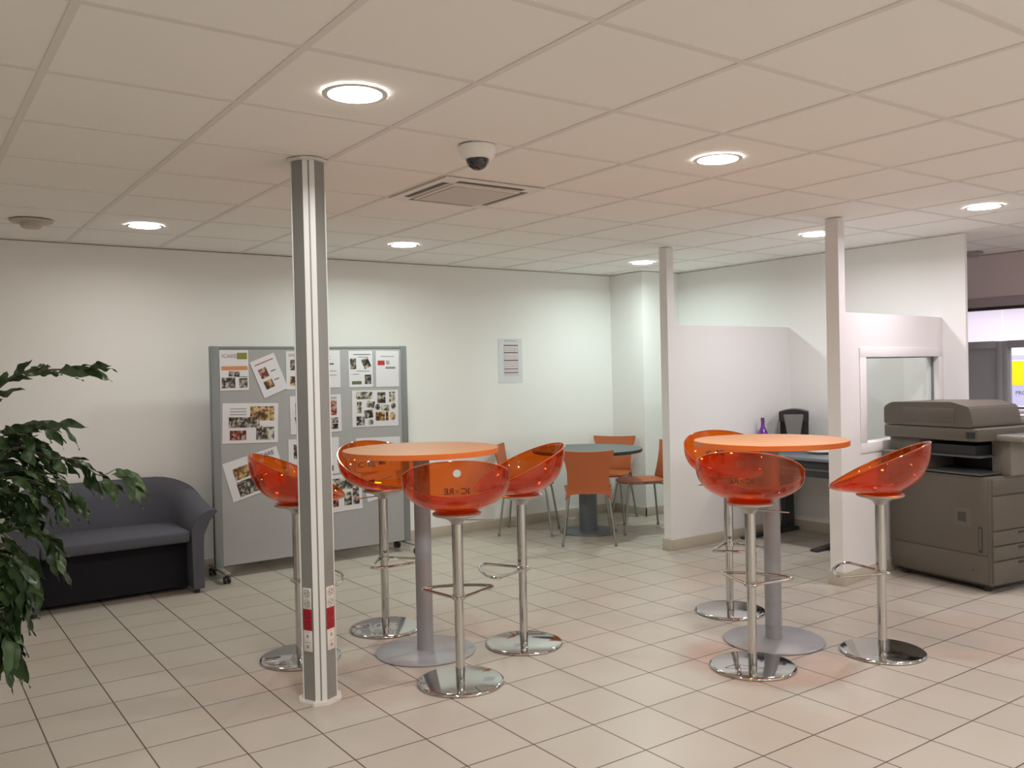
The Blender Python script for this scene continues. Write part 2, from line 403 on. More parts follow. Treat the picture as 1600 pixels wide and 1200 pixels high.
# glazed front beyond the right wall
GX = 8.0
bm = new(); box(bm, GX, GX + 0.15, -3.7, 6.9, 2.0, CH); struct('wall_header', bm, M_header, smooth=False)
bm = new(); box(bm, GX - 0.015, GX + 0.15, -3.7, 6.9, 1.915, 2.0, bev=0.004); struct('trim_2', bm, mat('trim_mauve', (0.42, 0.37, 0.38), 0.5))
bm = new(); box(bm, GX, GX + 0.1, -3.7, 6.9, 1.89, 1.915); struct('trim_3', bm, M_dark, smooth=False)
bm = new(); box(bm, 9.9, 10.2, -3.7, 6.9, 0, CH); struct('wall_far_right', bm, mat('far_room_white', (0.85, 0.82, 0.88), 0.6), smooth=False)
def glazing(n, ya, yb, zmid, panel):
    g = bpy.data.objects.new('window_%d' % n, None); C.link(g); g.location = (GX, ya, 0); g['kind'] = 'structure'
    L_ = yb - ya
    bm = new(); box(bm, 0.02, 0.08, 0, 0.05, 0, 1.61, bev=0.003); box(bm, 0.02, 0.08, L_ - 0.05, L_, 0, 1.61, bev=0.003); box(bm, 0.01, 0.09, 0.05, L_ - 0.05, zmid - 0.065, zmid, bev=0.003)
    box(bm, 0.02, 0.08, 0.05, L_ - 0.05, 0, 0.08, bev=0.003)
    link('window_frame', bm, M_glaze, g)
    if panel: bm = new(); box(bm, 0.04, 0.06, 0.05, L_ - 0.05, 0.08, zmid - 0.065); link('window_panel', bm, M_glaze, g, smooth=False)
    else: bm = new(); box(bm, 0.045, 0.051, 0.05, L_ - 0.05, 0.08, zmid - 0.065); link('window_glass', bm, M_pane2, g, smooth=False)
    if zmid < 1.7: bm = new(); box(bm, 0.045, 0.051, 0.012, L_, zmid, 1.89); link('upper_glass', bm, M_pane2, g, smooth=False)
glazing(2, 3.83, 4.22, 1.612, True)
glazing(3, 2.75, 3.83, 1.612, False)
glazing(4, 4.22, 5.5, 1.612, True)
glazing(5, 1.3, 2.75, 1.612, True)
glazing(6, -1.5, 1.3, 1.612, True)
bm = new(); box(bm, GX + 0.03, GX + 0.08, 3.775, 3.83, 0.05, 1.55, bev=0.004); struct('trim_4', bm, mat('grey_door_stile', (0.26, 0.265, 0.29), 0.45))
bm = new(); box(bm, GX + 0.02, GX + 0.08, -3.7, -1.5, 0, 1.89); box(bm, GX + 0.02, GX + 0.08, 5.5, 6.9, 0, 1.89); struct('wall_front_infill', bm, M_glaze, smooth=False)

# ------------------------------------------------------------------ downlights
def downlight(i, x, y, col, watts):
    names = {0: 'recessed round downlight, nearest, between the metal pillar and dome camera',
             1: 'recessed round downlight in the middle of the ceiling, right of the dome camera',
             2: 'recessed round downlight above the photocopier, nearest the glazed front',
             3: 'recessed round downlight near the back wall, above the grey sofa',
             4: 'recessed round downlight near the back wall, just right of the metal pillar',
             5: 'recessed round downlight near the white corner pier above the grey round table',
             6: 'recessed round downlight above the desk between the two partitions',
             15: 'added unseen round downlight beyond the end of the right wall, lighting the glazed front'}
    t = thing('ceiling_light', names.get(i, 'added unseen round downlight out of view, for bounced light on the ceiling'), 'light', (x, y, CH), group=None if i in names else 'added downlights out of view')
    bm = new(); lathe(bm, [(0.110, 0.0005), (0.109, -0.0025), (0.100, -0.004), (0.091, -0.003), (0.090, 0.0005)], 48, cap=False)
    bmesh.ops.recalc_face_normals(bm, faces=bm.faces); link('trim_ring', bm, M_whitepl, t)
    bm = new(); lathe(bm, [(0.0905, -0.0035), (0.06, -0.0045), (0, -0.0048)], 40, cap=False); link('diffuser', bm, M_bulb, t)
    ld = bpy.data.lights.new('lamp', 'AREA'); ld.shape = 'DISK'; ld.size = 0.17; ld.energy = watts; ld.color = col; ld.spread = R(166)
    lo = bpy.data.objects.new('lamp', ld); C.link(lo); lo.parent = t; lo.location = (0, 0, -0.0075)
for i, (x, y, c_, wt) in enumerate(LAMPS): downlight(i, x, y, c_, wt)
# light of the brightly lit room behind the glazed front
ld = bpy.data.lights.new('far_room_lamp', 'AREA'); ld.shape = 'RECTANGLE'; ld.size = 0.6; ld.size_y = 4; ld.energy = 75; ld.color = (1.0, 0.93, 1.0); ld.spread = R(150)
lo = bpy.data.objects.new('far_room_lamp', ld); C.link(lo); lo.location = (9.1, 3.6, CH - 0.02)

# ------------------------------------------------------------------ service pillar
az = math.atan2(-3.68, -1.51) + R(3)
pil = thing('power_column', 'grey aluminium service pillar with socket panels running from floor to ceiling', 'pillar', (1.522, 3.674, 0), az)
s2, c2 = 0.031, 0.026     # half widths of the side faces and of the narrow faces
def octa(a, k=1.0):       # octagon whose narrow face looks along +x
    q = a + 0.0368
    pts = []
    for j in range(4):
        ang = R(45 + 90 * j)
        n_ = Vector((cos(ang), sin(ang))); t_ = Vector((-sin(ang), cos(ang)))
        D = (s2 + 2 * c2 / math.sqrt(2) + (s2 - 0.0)) / 2 * k + 0.0
        D = 0.0675 * k
        pts += [n_ * D - t_ * s2 * k, n_ * D + t_ * s2 * k]
    return [(p.x, p.y) for p in pts]
bm = new(); prism(bm, octa(0), 0.006, CH - 0.004)
link('shaft', bm, M_alu, pil, smooth=False)
bm = new()
for j in range(4):
    ang = R(90 * j); n_ = Vector((cos(ang), sin(ang), 0)); t_ = Vector((-sin(ang), cos(ang), 0))
    D = (0.0675 + s2) / math.sqrt(2)
    hw = (0.0675 - s2) / math.sqrt(2)
    for sgn in (-1, 1):
        a0, a1 = (0.0035, hw - 0.0005) if sgn > 0 else (-hw + 0.0005, -0.0035)
        p = [n_ * (D - 0.001) + t_ * a0, n_ * (D + 0.004) + t_ * a0, n_ * (D + 0.004) + t_ * a1, n_ * (D - 0.001) + t_ * a1]
        prism(bm, [(v.x, v.y) for v in p], 0.008, CH - 0.006)
link('cable_channel_cover', bm, M_alu_l, pil, smooth=False)
bm = new(); prism(bm, octa(0, 1.30), 0.0, 0.016); bmesh.ops.bevel(bm, geom=[e for e in bm.edges if abs(e.verts[0].co.z - e.verts[1].co.z) < 1e-5 and e.verts[0].co.z > 0.01], offset=0.004, segments=2, affect='EDGES')
link('base_collar', bm, M_whitepl, pil, auto=30)
bm = new(); prism(bm, octa(0, 1.22), CH - 0.012, CH - 0.001); link('top_collar', bm, M_whitepl, pil, smooth=False)
for side in (45, -45):
    ang = R(side); n_ = Vector((cos(ang), sin(ang), 0)); t_ = Vector((-sin(ang), cos(ang), 0))
    for k, (za, zb, m_) in enumerate(((0.416, 0.508, M_whitepl), (0.323, 0.415, M_red), (0.230, 0.322, M_whitepl))):
        bm = new(); hw = 0.0235
        vs_ = box(bm, -hw, hw, 0, 0.004, za, zb, bev=0.0012)
        for v in bm.verts: v.co = n_ * (0.0675 + v.co.y) + t_ * (v.co.x) + Vector((0, 0, v.co.z))
        bmesh.ops.recalc_face_normals(bm, faces=bm.faces)
        sp = link('socket_panel' if k < 2 else 'data_port_panel', bm, m_, pil)
        sp['label'] = ['white panel of two power sockets', 'red panel of two power sockets', 'white panel of data ports'][k]
        for q in range(2):
            zc = za + 0.0235 + q * 0.045
            bm = new()
            def pl(u, v_, off): return n_ * (0.0675 + 0.004 + off) + t_ * u + Vector((0, 0, v_))
            def disc(u, v_, r, off, mi, n=16):
                f = bm.faces.new([bm.verts.new(pl(u + r * cos(2 * pi * i / n), v_ + r * sin(2 * pi * i / n), off)) for i in range(n)]); f.material_index = mi
            if k < 2:
                disc(0, zc, 0.019, 0.0004, 0, 24)
                disc(0, zc, 0.0165, 0.0008, 1, 24)
                for du, dv in ((-0.008, 0.0), (0.008, 0.006), (0.005, -0.008)): disc(du, zc + dv, 0.0028, 0.0012, 2)
                link('socket', bm, [mat('socket_rim', (0.45, 0.43, 0.41), 0.4) if k == 0 else mat('socket_rim_red', (0.22, 0.005, 0.012), 0.4), mat('socket_face', (0.60, 0.58, 0.55), 0.4) if k == 0 else mat('socket_face_red', (0.35, 0.01, 0.02), 0.4), M_dark], sp, smooth=False)
            else:
                for u_ in (-0.010, 0.0, 0.010):
                    bm.faces.new([bm.verts.new(pl(u_ + a, zc + 0.017 + b, 0.0006)) for a, b in ((-0.004, -0.0012), (0.004, -0.0012), (0.004, 0.0012), (-0.004, 0.0012))])
                bm.faces.new([bm.verts.new(pl(a, zc + b, 0.0006)) for a, b in ((-0.006, -0.008), (0.006, -0.008), (0.006, 0.003), (0.003, 0.006), (-0.003, 0.006), (-0.006, 0.003))])
                link('data_port', bm, M_inkg, sp, smooth=False)

# ------------------------------------------------------------------ bar tables
def bar_table(name, label, x, y, r_top):
    t = thing(name, label, 'table', (x, y, 0), group=None)
    bm = new(); lathe(bm, [(0, 0), (0.252, 0), (0.256, 0.003), (0.256, 0.006), (0.250, 0.0095), (0.06, 0.014), (0.0, 0.014)], 72); link('base', bm, M_greypaint, t)
    bm = new(); lathe(bm, [(0.0425, 0.012), (0.0425, 1.005)], 40); lathe(bm, [(0.15, 1.005), (0.15, 1.0215)], 32); link('column', bm, M_greypaint, t)
    bm = new(); n = 96
    lathe(bm, [(0, 1.0222), (r_top - 0.002, 1.0222), (r_top, 1.0235), (r_top, 1.0480), (r_top - 0.0015, 1.0495), (0, 1.0500)], n)
    for f in bm.faces: f.material_index = 0 if f.normal.z > 0.8 or all(v.co.z > 1.049 for v in f.verts) else 1
    link('tabletop', bm, [M_topline, M_topedge], t)
    return t
bar_table('bar_table', 'round orange high table on a grey column, just right of the metal pillar', 2.221, 3.963, 0.398)
bar_table('bar_table', 'round orange high table on a grey column, nearer the photocopier', 3.734, 2.958, 0.390)

# ------------------------------------------------------------------ bar stools
SB = 0.792    # underside height of the bowl
A_, B_ = 0.238, 0.252
PW = 0.86
def rim_h(th): return 0.026 + 0.1135 * (1 - cos(th)) + 0.012 * sin(th) ** 2
def bowl(th, ph, inner=0.0):
    rho = sin(ph) ** PW; hh = 1 - max(cos(ph), 0) ** PW
    return Vector(((A_ - inner) * rho * cos(th) + 0.004, (B_ - inner) * rho * sin(th), SB + inner + (rim_h(th) - inner * 0.0) * hh * (1 - inner * 2)))
def bowl_mesh(bm):
    NT, NP = 96, 26; TH = 0.0055
    for inner in (0.0, TH):
        rings = []
        for j in range(NP + 1):
            ph = (pi / 2) * (j / NP) ** 0.9
            if j == 0: rings.append([bm.verts.new(bowl(0, 0, inner))]); continue
            rings.append([bm.verts.new(bowl(2 * pi * i / NT, ph, inner)) for i in range(NT)])
        for a, b in zip(rings, rings[1:]):
            for i in range(NT):
                k = (i + 1) % NT
                f = bm.faces.new((a[0], b[i], b[k])) if len(a) == 1 else bm.faces.new((a[i], b[i], b[k], a[k]))
                if inner == 0.0: f.normal_flip()
        if inner == 0.0: outer = rings[-1]
        else:
            for i in range(NT):
                k = (i + 1) % NT
                bm.faces.new((outer[i], rings[-1][i], rings[-1][k], outer[k]))
    bmesh.ops.recalc_face_normals(bm, faces=bm.faces)
def make_stool():
    t = thing('bar_stool', '', 'stool')
    bm = new(); lathe(bm, [(0, 0), (0.198, 0), (0.202, 0.003), (0.202, 0.008), (0.198, 0.0125), (0.188, 0.0150), (0.03, 0.0175), (0, 0.0175)], 72); link('base', bm, M_chrome, t, auto=50)
    bm = new(); lathe(bm, [(0.0215, 0.015), (0.0215, 0.395)], 32); link('lower_column', bm, M_chrome, t)
    bm = new(); lathe(bm, [(0.0255, 0.392), (0.0255, 0.745)], 32); link('upper_column', bm, M_chrome, t)
    bm = new()
    zf = 0.398
    pts = [(-0.030, 0.0, zf), (-0.026, 0.022, zf), (0.0, 0.034, zf), (0.10, 0.115, zf), (0.150, 0.158, zf), (0.172, 0.168, zf), (0.190, 0.155, zf), (0.212, 0.09, zf), (0.221, 0.0, zf),
           (0.212, -0.09, zf), (0.190, -0.155, zf), (0.172, -0.168, zf), (0.150, -0.158, zf), (0.10, -0.115, zf), (0.0, -0.034, zf), (-0.026, -0.022, zf)]
    tube(bm, smoothpath(pts, 6, True), 0.0072, 10, True)
    lathe(bm, [(0.0258, zf - 0.014), (0.030, zf - 0.012), (0.030, zf + 0.012), (0.0258, zf + 0.014)], 32)
    lathe(bm, [(0.0, 0), (0.008, 0.001), (0.008, 0.014), (0, 0.015)], 16, c=(-0.034, 0, zf - 0.007))
    link('footrest', bm, M_chrome, t)
    bm = new(); lathe(bm, [(0.0262, 0.735), (0.034, 0.750), (0.062, 0.765), (0.105, 0.776), (0.112, 0.780), (0.113, 0.787), (0.108, 0.790), (0, 0.790)], 48); link('seat_plate', bm, mat('cast_plate', (0.50, 0.48, 0.46), 0.33, 0.7), t)
    bm = new(); lathe(bm, [(0.098, 0.7902), (0.098, 0.7935), (0, 0.7935)], 40); link('seat_pad', bm, mat('red_pad', (0.24, 0.03, 0.012), 0.35), t)
    bm = new(); tube(bm, [(0.0, -0.03, 0.752), (0.0, -0.09, 0.750), (-0.005, -0.175, 0.747)], 0.0035, 8); lathe(bm, [(0, 0), (0.0052, 0.001), (0.0052, 0.006), (0, 0.007)], 10, c=(-0.005, -0.176, 0.7435)); link('height_lever', bm, M_chrome_s, t)
    # bowl with a finger hole in the back
    bm = new(); bowl_mesh(bm); seat = link('seat_shell', bm, M_acryl, t, auto=60)
    bm = new(); r_ = bmesh.ops.create_cone(bm, cap_ends=True, segments=28, radius1=0.0175, radius2=0.0175, depth=0.2, matrix=Matrix.Translation((-0.22, 0, SB + 0.202)) @ Matrix.Rotation(pi / 2, 4, 'Y'))
    cut = link('cutter', bm, M_acryl)
    md = seat.modifiers.new('hole', 'BOOLEAN'); md.object = cut; md.operation = 'DIFFERENCE'; md.solver = 'EXACT'
    dg = bpy.context.evaluated_depsgraph_get(); me = bpy.data.meshes.new_from_object(seat.evaluated_get(dg))
    seat.modifiers.clear(); seat.data = me; me.set_sharp_from_angle(angle=R(50)); bpy.data.objects.remove(cut)
    bm = new(); tube(bm, [bowl(2 * pi * i / 96, pi / 2, 0.0027) + Vector((0, 0, 0.001)) for i in range(96)], 0.0033, 8, True); link('rim', bm, mat('rim_piped_light', (0.50, 0.085, 0.015), 0.12, coat=1.0), seat)  # added bead; its orange paints in the light piped to the shell edge
    # printed name on the inside of the back, read from the seat side
    bm = new()
    for s_, dx in (('IC', -0.036), ('RE', 0.036)): merge(bm, text_bm(s_, 0.040, (0, 0, 0), ((1, 0, 0), (0, 1, 0)), align='CENTER') if False else text_bm(s_, 0.040, (dx, 0, 0), ((1, 0, 0), (0, 1, 0)), offset=0.0012))
    for a, b in (((-0.010, 0.012), (0.004, -0.004)), ((-0.008, -0.010), (0.008, 0.008)), ((-0.002, 0.002), (0.010, -0.012))):
        d = Vector((b[0] - a[0], b[1] - a[1], 0)).normalized(); p = Vector((-d.y, d.x, 0)) * 0.0011
        A0, B0 = Vector((*a, 0)), Vector((*b, 0)); bm.faces.new([bm.verts.new(v) for v in (A0 - p, B0 - p, B0 + p, A0 + p)])
    bmesh.ops.subdivide_edges(bm, edges=[e for e in bm.edges if e.calc_length() > 0.012], cuts=2)
    bmesh.ops.triangulate(bm, faces=bm.faces)
    for v in bm.verts:
        yy, zz = -v.co.x, SB + 0.118 + v.co.y            # seen from inside (looking to -x) right is +y... text right maps to +y
        yy = v.co.x
        lo_, hi_ = 0.3, pi / 2
        for _ in range(40):
            m_ = (lo_ + hi_) / 2; rho = sin(m_) ** PW
            th = pi - math.asin(max(-1, min(1, yy / ((B_ - 0.007) * rho))))
            if bowl(th, m_, 0.007).z > zz: hi_ = m_
            else: lo_ = m_
        v.co = bowl(th, (lo_ + hi_) / 2, 0.007)
    np_ = link('name_print', bm, M_icon, seat, smooth=False)
    return t
proto = make_stool()
T1, T2 = (2.221, 3.963), (3.734, 2.958)
STOOLS = [
    ((1.668, 4.269), T1, 4, 'clear orange bar stool standing half behind the metal pillar'),
    ((2.246, 4.456), T1, 4, 'clear orange bar stool facing the camera, behind the table next to the pillar'),
    ((2.119, 3.457), T1, -19, 'clear orange bar stool from behind, with mirrored name print and a white round hole'),
    ((2.685, 3.735), T1, 4, 'clear orange bar stool in side view between the pillar table and the orange chairs'),
    ((3.986, 3.467), T2, 0, 'clear orange bar stool mostly hidden behind another stool and the table nearer the photocopier'),
    ((3.320, 2.756), T2, 4, 'clear orange bar stool seen from behind in front of the table nearer the photocopier'),
    ((3.985, 2.497), T2, 0, 'clear orange bar stool in side view right in front of the photocopier'),
]
for i, ((x, y), tb, da, lab) in enumerate(STOOLS):
    o = proto if i == 0 else copy_tree(proto)
    o.location = (x, y, 0); o.rotation_euler = (0, 0, math.atan2(tb[1] - y, tb[0] - x) + R(da))
    o['label'] = lab; o['group'] = 'clear orange bar stools around the high tables'

# ------------------------------------------------------------------ grey round table and moulded orange chairs
GT = (5.035, 5.985)
t = thing('round_table', 'low round table with dark grey top and thick column, by the corner pier', 'table', (*GT, 0))
bm = new(); lathe(bm, [(0, 0), (0.25, 0), (0.255, 0.004), (0.25, 0.010), (0.085, 0.018), (0, 0.018)], 64); link('base', bm, M_grey2, t)
bm = new(); lathe(bm, [(0.08, 0.015), (0.08, 0.70), (0.2, 0.702), (0.2, 0.708)], 40); link('column', bm, mat('slate_column', (0.13, 0.145, 0.16), 0.45, 0.1), t)
bm = new(); lathe(bm, [(0, 0.7085), (0.482, 0.7085), (0.488, 0.712), (0.490, 0.725), (0.488, 0.735), (0.484, 0.738), (0, 0.738)], 96)
for f in bm.faces: f.material_index = 0 if f.calc_center_median().z > 0.7365 else 1
link('tabletop', bm, [M_greytop, mat('black_edge', (0.03, 0.035, 0.03), 0.4)], t)

def shell_grid(bm, P, th):
    """thick curved sheet from a grid of points"""
    nu, nv = len(P), len(P[0])
    nrm = [[None] * nv for _ in range(nu)]
    for i in range(nu):
        for j in range(nv):
            du = P[min(i + 1, nu - 1)][j] - P[max(i - 1, 0)][j]; dv = P[i][min(j + 1, nv - 1)] - P[i][max(j - 1, 0)]
            nrm[i][j] = du.cross(dv).normalized()
    a = [[bm.verts.new(P[i][j] + nrm[i][j] * th / 2) for j in range(nv)] for i in range(nu)]
    b = [[bm.verts.new(P[i][j] - nrm[i][j] * th / 2) for j in range(nv)] for i in range(nu)]
    for i in range(nu - 1):
        for j in range(nv - 1):
            bm.faces.new((a[i][j], a[i + 1][j], a[i + 1][j + 1], a[i][j + 1])); bm.faces.new((b[i][j], b[i][j + 1], b[i + 1][j + 1], b[i + 1][j]))
    for i in range(nu - 1):
        bm.faces.new((a[i][0], b[i][0], b[i + 1][0], a[i + 1][0])); bm.faces.new((a[i][-1], a[i + 1][-1], b[i + 1][-1], b[i][-1]))
    for j in range(nv - 1):
        bm.faces.new((a[0][j], a[0][j + 1], b[0][j + 1], b[0][j])); bm.faces.new((a[-1][j], b[-1][j], b[-1][j + 1], a[-1][j + 1]))
    bmesh.ops.recalc_face_normals(bm, faces=bm.faces)
def make_chair():      # faces +x
    t = thing('moulded_chair', '', 'chair')
    # seat: rounded front, slightly dished
    P = []
    for i in range(17):
        u = i / 16; x = -0.195 + 0.40 * u
        hw = 0.200 - 0.012 * (1 - u) if u < 0.72 else 0.200 * math.sqrt(max(0.0, 1 - ((u - 0.72) / 0.30) ** 2.6)) * 0.98 + 0.003
        row = []
        for j in range(13):
            v = -1 + 2 * j / 12
            row.append(Vector((x, hw * v, 0.452 - 0.012 * (1 - v * v) * sin(pi * min(1, u * 1.1)) - 0.025 * max(0, u - 0.75) / 0.25 * 0.6)))
        P.append(row)
    bm = new(); shell_grid(bm, P, 0.011); link('seat', bm, M_chair, t, auto=60)
    # back: wide top, narrow waist, flaring down past the seat
    prof = [(0.405, 0.188), (0.435, 0.178), (0.47, 0.172), (0.53, 0.168), (0.60, 0.170), (0.66, 0.178), (0.71, 0.192), (0.745, 0.205), (0.765, 0.210), (0.775, 0.205)]
    P = []
    for z, hw in prof:
        row = []
        for j in range(15):
            v = -1 + 2 * j / 14
            x = -0.200 - 0.075 * max(0, (z - 0.45) / 0.33) - 0.035 * (1 - v * v)
            zz = z + (0.010 * v * v if z > 0.76 else 0) 
            if z < 0.42: zz = z + 0.022 * (1 - abs(v) ** 3) - 0.035 * max(0, abs(v) - 0.82) / 0.18
            row.append(Vector((x, hw * v, zz)))
        P.append(row)
    bm = new(); shell_grid(bm, P, 0.010); link('backrest', bm, M_chair, t, auto=60)
    for sx, sy in ((1, 1), (1, -1), (-1, 1), (-1, -1)):
        bm = new()
        if sx > 0: tube(bm, smoothpath([(0.02, sy * 0.135, 0.436), (0.12, sy * 0.140, 0.432), (0.165, sy * 0.150, 0.405), (0.185, sy * 0.165, 0.30), (0.225, sy * 0.200, 0.008)], 6), 0.0095, 12)
        else: tube(bm, smoothpath([(-0.02, sy * 0.135, 0.436), (-0.13, sy * 0.145, 0.430), (-0.185, sy * 0.165, 0.40), (-0.205, sy * 0.178, 0.30), (-0.240, sy * 0.215, 0.008)], 6), 0.0095, 12)
        lg = link('leg', bm, M_chairleg, t)
        bm = new(); ex, ey = (0.225, sy * 0.200) if sx > 0 else (-0.240, sy * 0.215)
        lathe(bm, [(0, 0), (0.011, 0), (0.0118, 0.004), (0.0112, 0.022), (0, 0.022)], 14, c=(ex, ey, 0)); link('foot_cap', bm, M_bframe, lg)
    bm = new(); box(bm, -0.09, 0.09, -0.145, -0.115, 0.424, 0.436, bev=0.003); box(bm, -0.09, 0.09, 0.115, 0.145, 0.424, 0.436, bev=0.003); box(bm, -0.02, 0.02, -0.12, 0.12, 0.426, 0.434, bev=0.002); link('seat_bracket', bm, M_chairleg, t)
    return t
cproto = make_chair()
CH_ = [((4.75, 5.645), math.atan2(.78, .63) , 'orange moulded chair with its back to the camera, in front of the grey round table'),
       ((4.62, 6.29), math.atan2(-.60, .56), 'orange moulded chair seen behind the side view bar stool, against the back wall'),
       ((5.56, 6.30), math.atan2(-.55, -.80), 'orange moulded chair behind the grey round table, backrest showing above its top'),
       ((5.425, 5.715), math.atan2(.38, -.90), 'orange moulded chair in side view, partly cut off by the white partition post')]
for i, ((x, y), a, lab) in enumerate(CH_):
    o = cproto if i == 0 else copy_tree(cproto)
    o.location = (x, y, 0); o.rotation_euler = (0, 0, a); o['label'] = lab; o['group'] = 'orange chairs around the grey table'

# ------------------------------------------------------------------ sofa
t = thing('sofa', 'low dark grey two seat fabric sofa against the back wall beside the notice board', 'sofa', (1.16, 6.30, 0))
hx, yb, yf = 0.525, 0.30, -0.31       # half width, back and front
path = []
path.append((-hx, yf)); 
for k in range(9):
    a = pi - (pi / 2) * k / 8; path.append((-hx + 0.26 + 0.26 * cos(a), yb - 0.26 + 0.26 * sin(a)))
for k in range(9):
    a = pi / 2 - (pi / 2) * k / 8; path.append((hx - 0.26 + 0.26 * cos(a), yb - 0.26 + 0.26 * sin(a)))
path.append((hx, yf))
path2 = []
for (a, b) in zip(path, path[1:]):
    n = max(1, int((Vector(b) - Vector(a)).length / 0.05))
    for k in range(n): path2.append(Vector(a).lerp(Vector(b), k / n))
path2.append(Vector(path[-1]))
L_ = [0]
for a, b in zip(path2, path2[1:]): L_.append(L_[-1] + (b - a).length)
bm = new(); secs = []
TOT = L_[-1]
for i, p in enumerate(path2):
    d = (path2[min(i + 1, len(path2) - 1)] - path2[max(i - 1, 0)]).normalized(); out = Vector((-d.y, d.x))
    s = min(L_[i], TOT - L_[i])
    k = min(1, max(0, (s - 0.04) / 0.62)); k = k * k * (3 - 2 * k)
    zt = 0.545 + 0.19 * k
    fl = 0.075 * (1 - 0.75 * k)
    prof = [(0.0, 0.03), (0.0, 0.30), (0.004, zt - 0.16), (0.018 + fl * 0.35, zt - 0.07), (0.02 + fl, zt - 0.012), (0.012 + fl, zt + 0.002), (-0.015 + fl * 0.7, zt + 0.002), (-0.045 + fl * 0.2, zt - 0.03), (-0.075, zt - 0.12), (-0.075, 0.30), (-0.07, 0.03)]
    secs.append([bm.verts.new((p.x + out.x * o_, p.y + out.y * o_, z)) for o_, z in prof])
for a, b in zip(secs, secs[1:]):
    for j in range(len(a)):
        k = (j + 1) % len(a); bm.faces.new((a[j], a[k], b[k], b[j]))
bm.faces.new(secs[0][::-1]); bm.faces.new(secs[-1])
bmesh.ops.recalc_face_normals(bm, faces=bm.faces)
link('back_and_arms', bm, M_sofa, t, auto=50)
bm = new(); box(bm, -hx + 0.078, hx - 0.078, yf + 0.01, yb - 0.078, 0.345, 0.425, bev=0.022, seg=4); link('seat', bm, M_sofa, t, auto=50)
bm = new(); box(bm, -hx + 0.075, hx - 0.075, yf + 0.14, yb - 0.1, 0.03, 0.345); link('base_panel', bm, M_sofad, t, smooth=False)
for sx, sy in ((-1, 1), (1, 1), (-1, -1), (1, -1)):
    bm = new(); lathe(bm, [(0, 0), (0.018, 0), (0.018, 0.031), (0, 0.031)], 16, c=(sx * (hx - 0.04), sy * 0.2 - 0.02 if sy > 0 else yf + 0.04, 0)); link('foot', bm, M_dark, t)

# ------------------------------------------------------------------ notice board on wheels
BX0, BX1, BY = 1.85, 3.42, 6.32
t = thing('notice_board', 'large grey mobile notice board on castors covered with laminated sheets', 'board', (BX0, BY, 0))
Wb = BX1 - BX0
bm = new(); box(bm, 0.05, Wb - 0.045, -0.016, 0.016, 0.09, 1.635); link('panel', bm, M_board, t, smooth=False)
for nm, a, b in (('upright', 0, 0.06), ('upright', Wb - 0.055, Wb)):
    bm = new(); box(bm, a, b, -0.022, 0.022, 0.075, 1.66, bev=0.006, seg=3); link(nm, bm, M_bframe, t)
bm = new(); box(bm, 0.06, Wb - 0.055, -0.018, 0.018, 1.635, 1.658, bev=0.003); link('top_rail', bm, M_bframe, t)
for xf in (0.03, Wb - 0.03):
    bm = new(); box(bm, xf - 0.022, xf + 0.022, -0.20, 0.19, 0.062, 0.080, bev=0.006); ft = link('foot_bar', bm, M_alu, t)
    for yy in (-0.175, 0.165):
        bm = new(); 
        for dx in (-0.014, 0.014):
            n = 20; r_ = 0.025
            A = [bm.verts.new((xf + dx - 0.007, yy + r_ * cos(2 * pi * k / n), 0.025 + r_ * sin(2 * pi * k / n))) for k in range(n)]
            B = [bm.verts.new((xf + dx + 0.007, yy + r_ * cos(2 * pi * k / n), 0.025 + r_ * sin(2 * pi * k / n))) for k in range(n)]
            bm.faces.new(A); bm.faces.new(B[::-1])
            for k in range(n): bm.faces.new((A[k], B[k], B[(k + 1) % n], A[(k + 1) % n]))
        bmesh.ops.recalc_face_normals(bm, faces=bm.faces)
        box(bm, xf - 0.006, xf + 0.006, yy - 0.012, yy + 0.012, 0.02, 0.062)
        link('castor', bm, M_black, ft)
bm = new()

# sheets pinned on the board; items are (kind, x0, y0, x1, y1) in fractions of the sheet from its top left
PY = BY - 0.0165
MATSET = [M_paper, M_ph1, M_ph2, M_ph3, M_ph4, M_ink, M_inkg, M_inkr, M_inkol, M_inkor, M_inkbl, M_inkgn]
IDX = dict(d=1, w=2, r=3, g=4, k=5, t=6, R=7, O=8, o=9, B=10, G=11)
def sheet(cx, cz, w_, h_, rot, items, label, lift=0.0, words=()):
    bm = new(); box(bm, -w_ / 2, w_ / 2, -0.0012, 0, -h_ / 2, h_ / 2)
    for qi, it in enumerate(items):
        k, x0, y0_, x1, y1_ = it[:5]; a = R(it[5]) if len(it) > 5 else 0
        X0, X1, Z0, Z1 = (x0 - .5) * w_, (x1 - .5) * w_, (.5 - y1_) * h_, (.5 - y0_) * h_
        mx, mz = (X0 + X1) / 2, (Z0 + Z1) / 2
        if k in 'eE':
            n = 18; pts = [(mx + (X1 - X0) / 2 * cos(2 * pi * q / n), mz + (Z1 - Z0) / 2 * sin(2 * pi * q / n)) for q in range(n)]; mi = 1 if k == 'e' else 2
        else:
            pts = [(X0, Z0), (X1, Z0), (X1, Z1), (X0, Z1)]; mi = IDX[k]
        pts = [(mx + (px - mx) * cos(a) - (pz - mz) * sin(a), mz + (px - mx) * sin(a) + (pz - mz) * cos(a)) for px, pz in pts]
        quad(bm, [(px, -0.0016 - 0.00012 * qi, pz) for px, pz in pts], mi)
    for s, fx, fy, size, mi in words:
        merge(bm, text_bm(s, size, ((fx - .5) * w_, -0.0038, (.5 - fy) * h_), ((1, 0, 0), (0, 0, 1)), mi=mi))
    o = link('paper_sheet', bm, MATSET, None, smooth=False)
    o.location = (cx, PY - 0.0005 - lift, cz); o.rotation_euler = (0, -R(rot), 0)
    return tag(o, label, 'paper', 'laminated sheets on the notice board')
def lines(x0, x1, ys, k='t', th=0.012):
    return [(k, x0, y - th, x1, y + th) for y in ys]
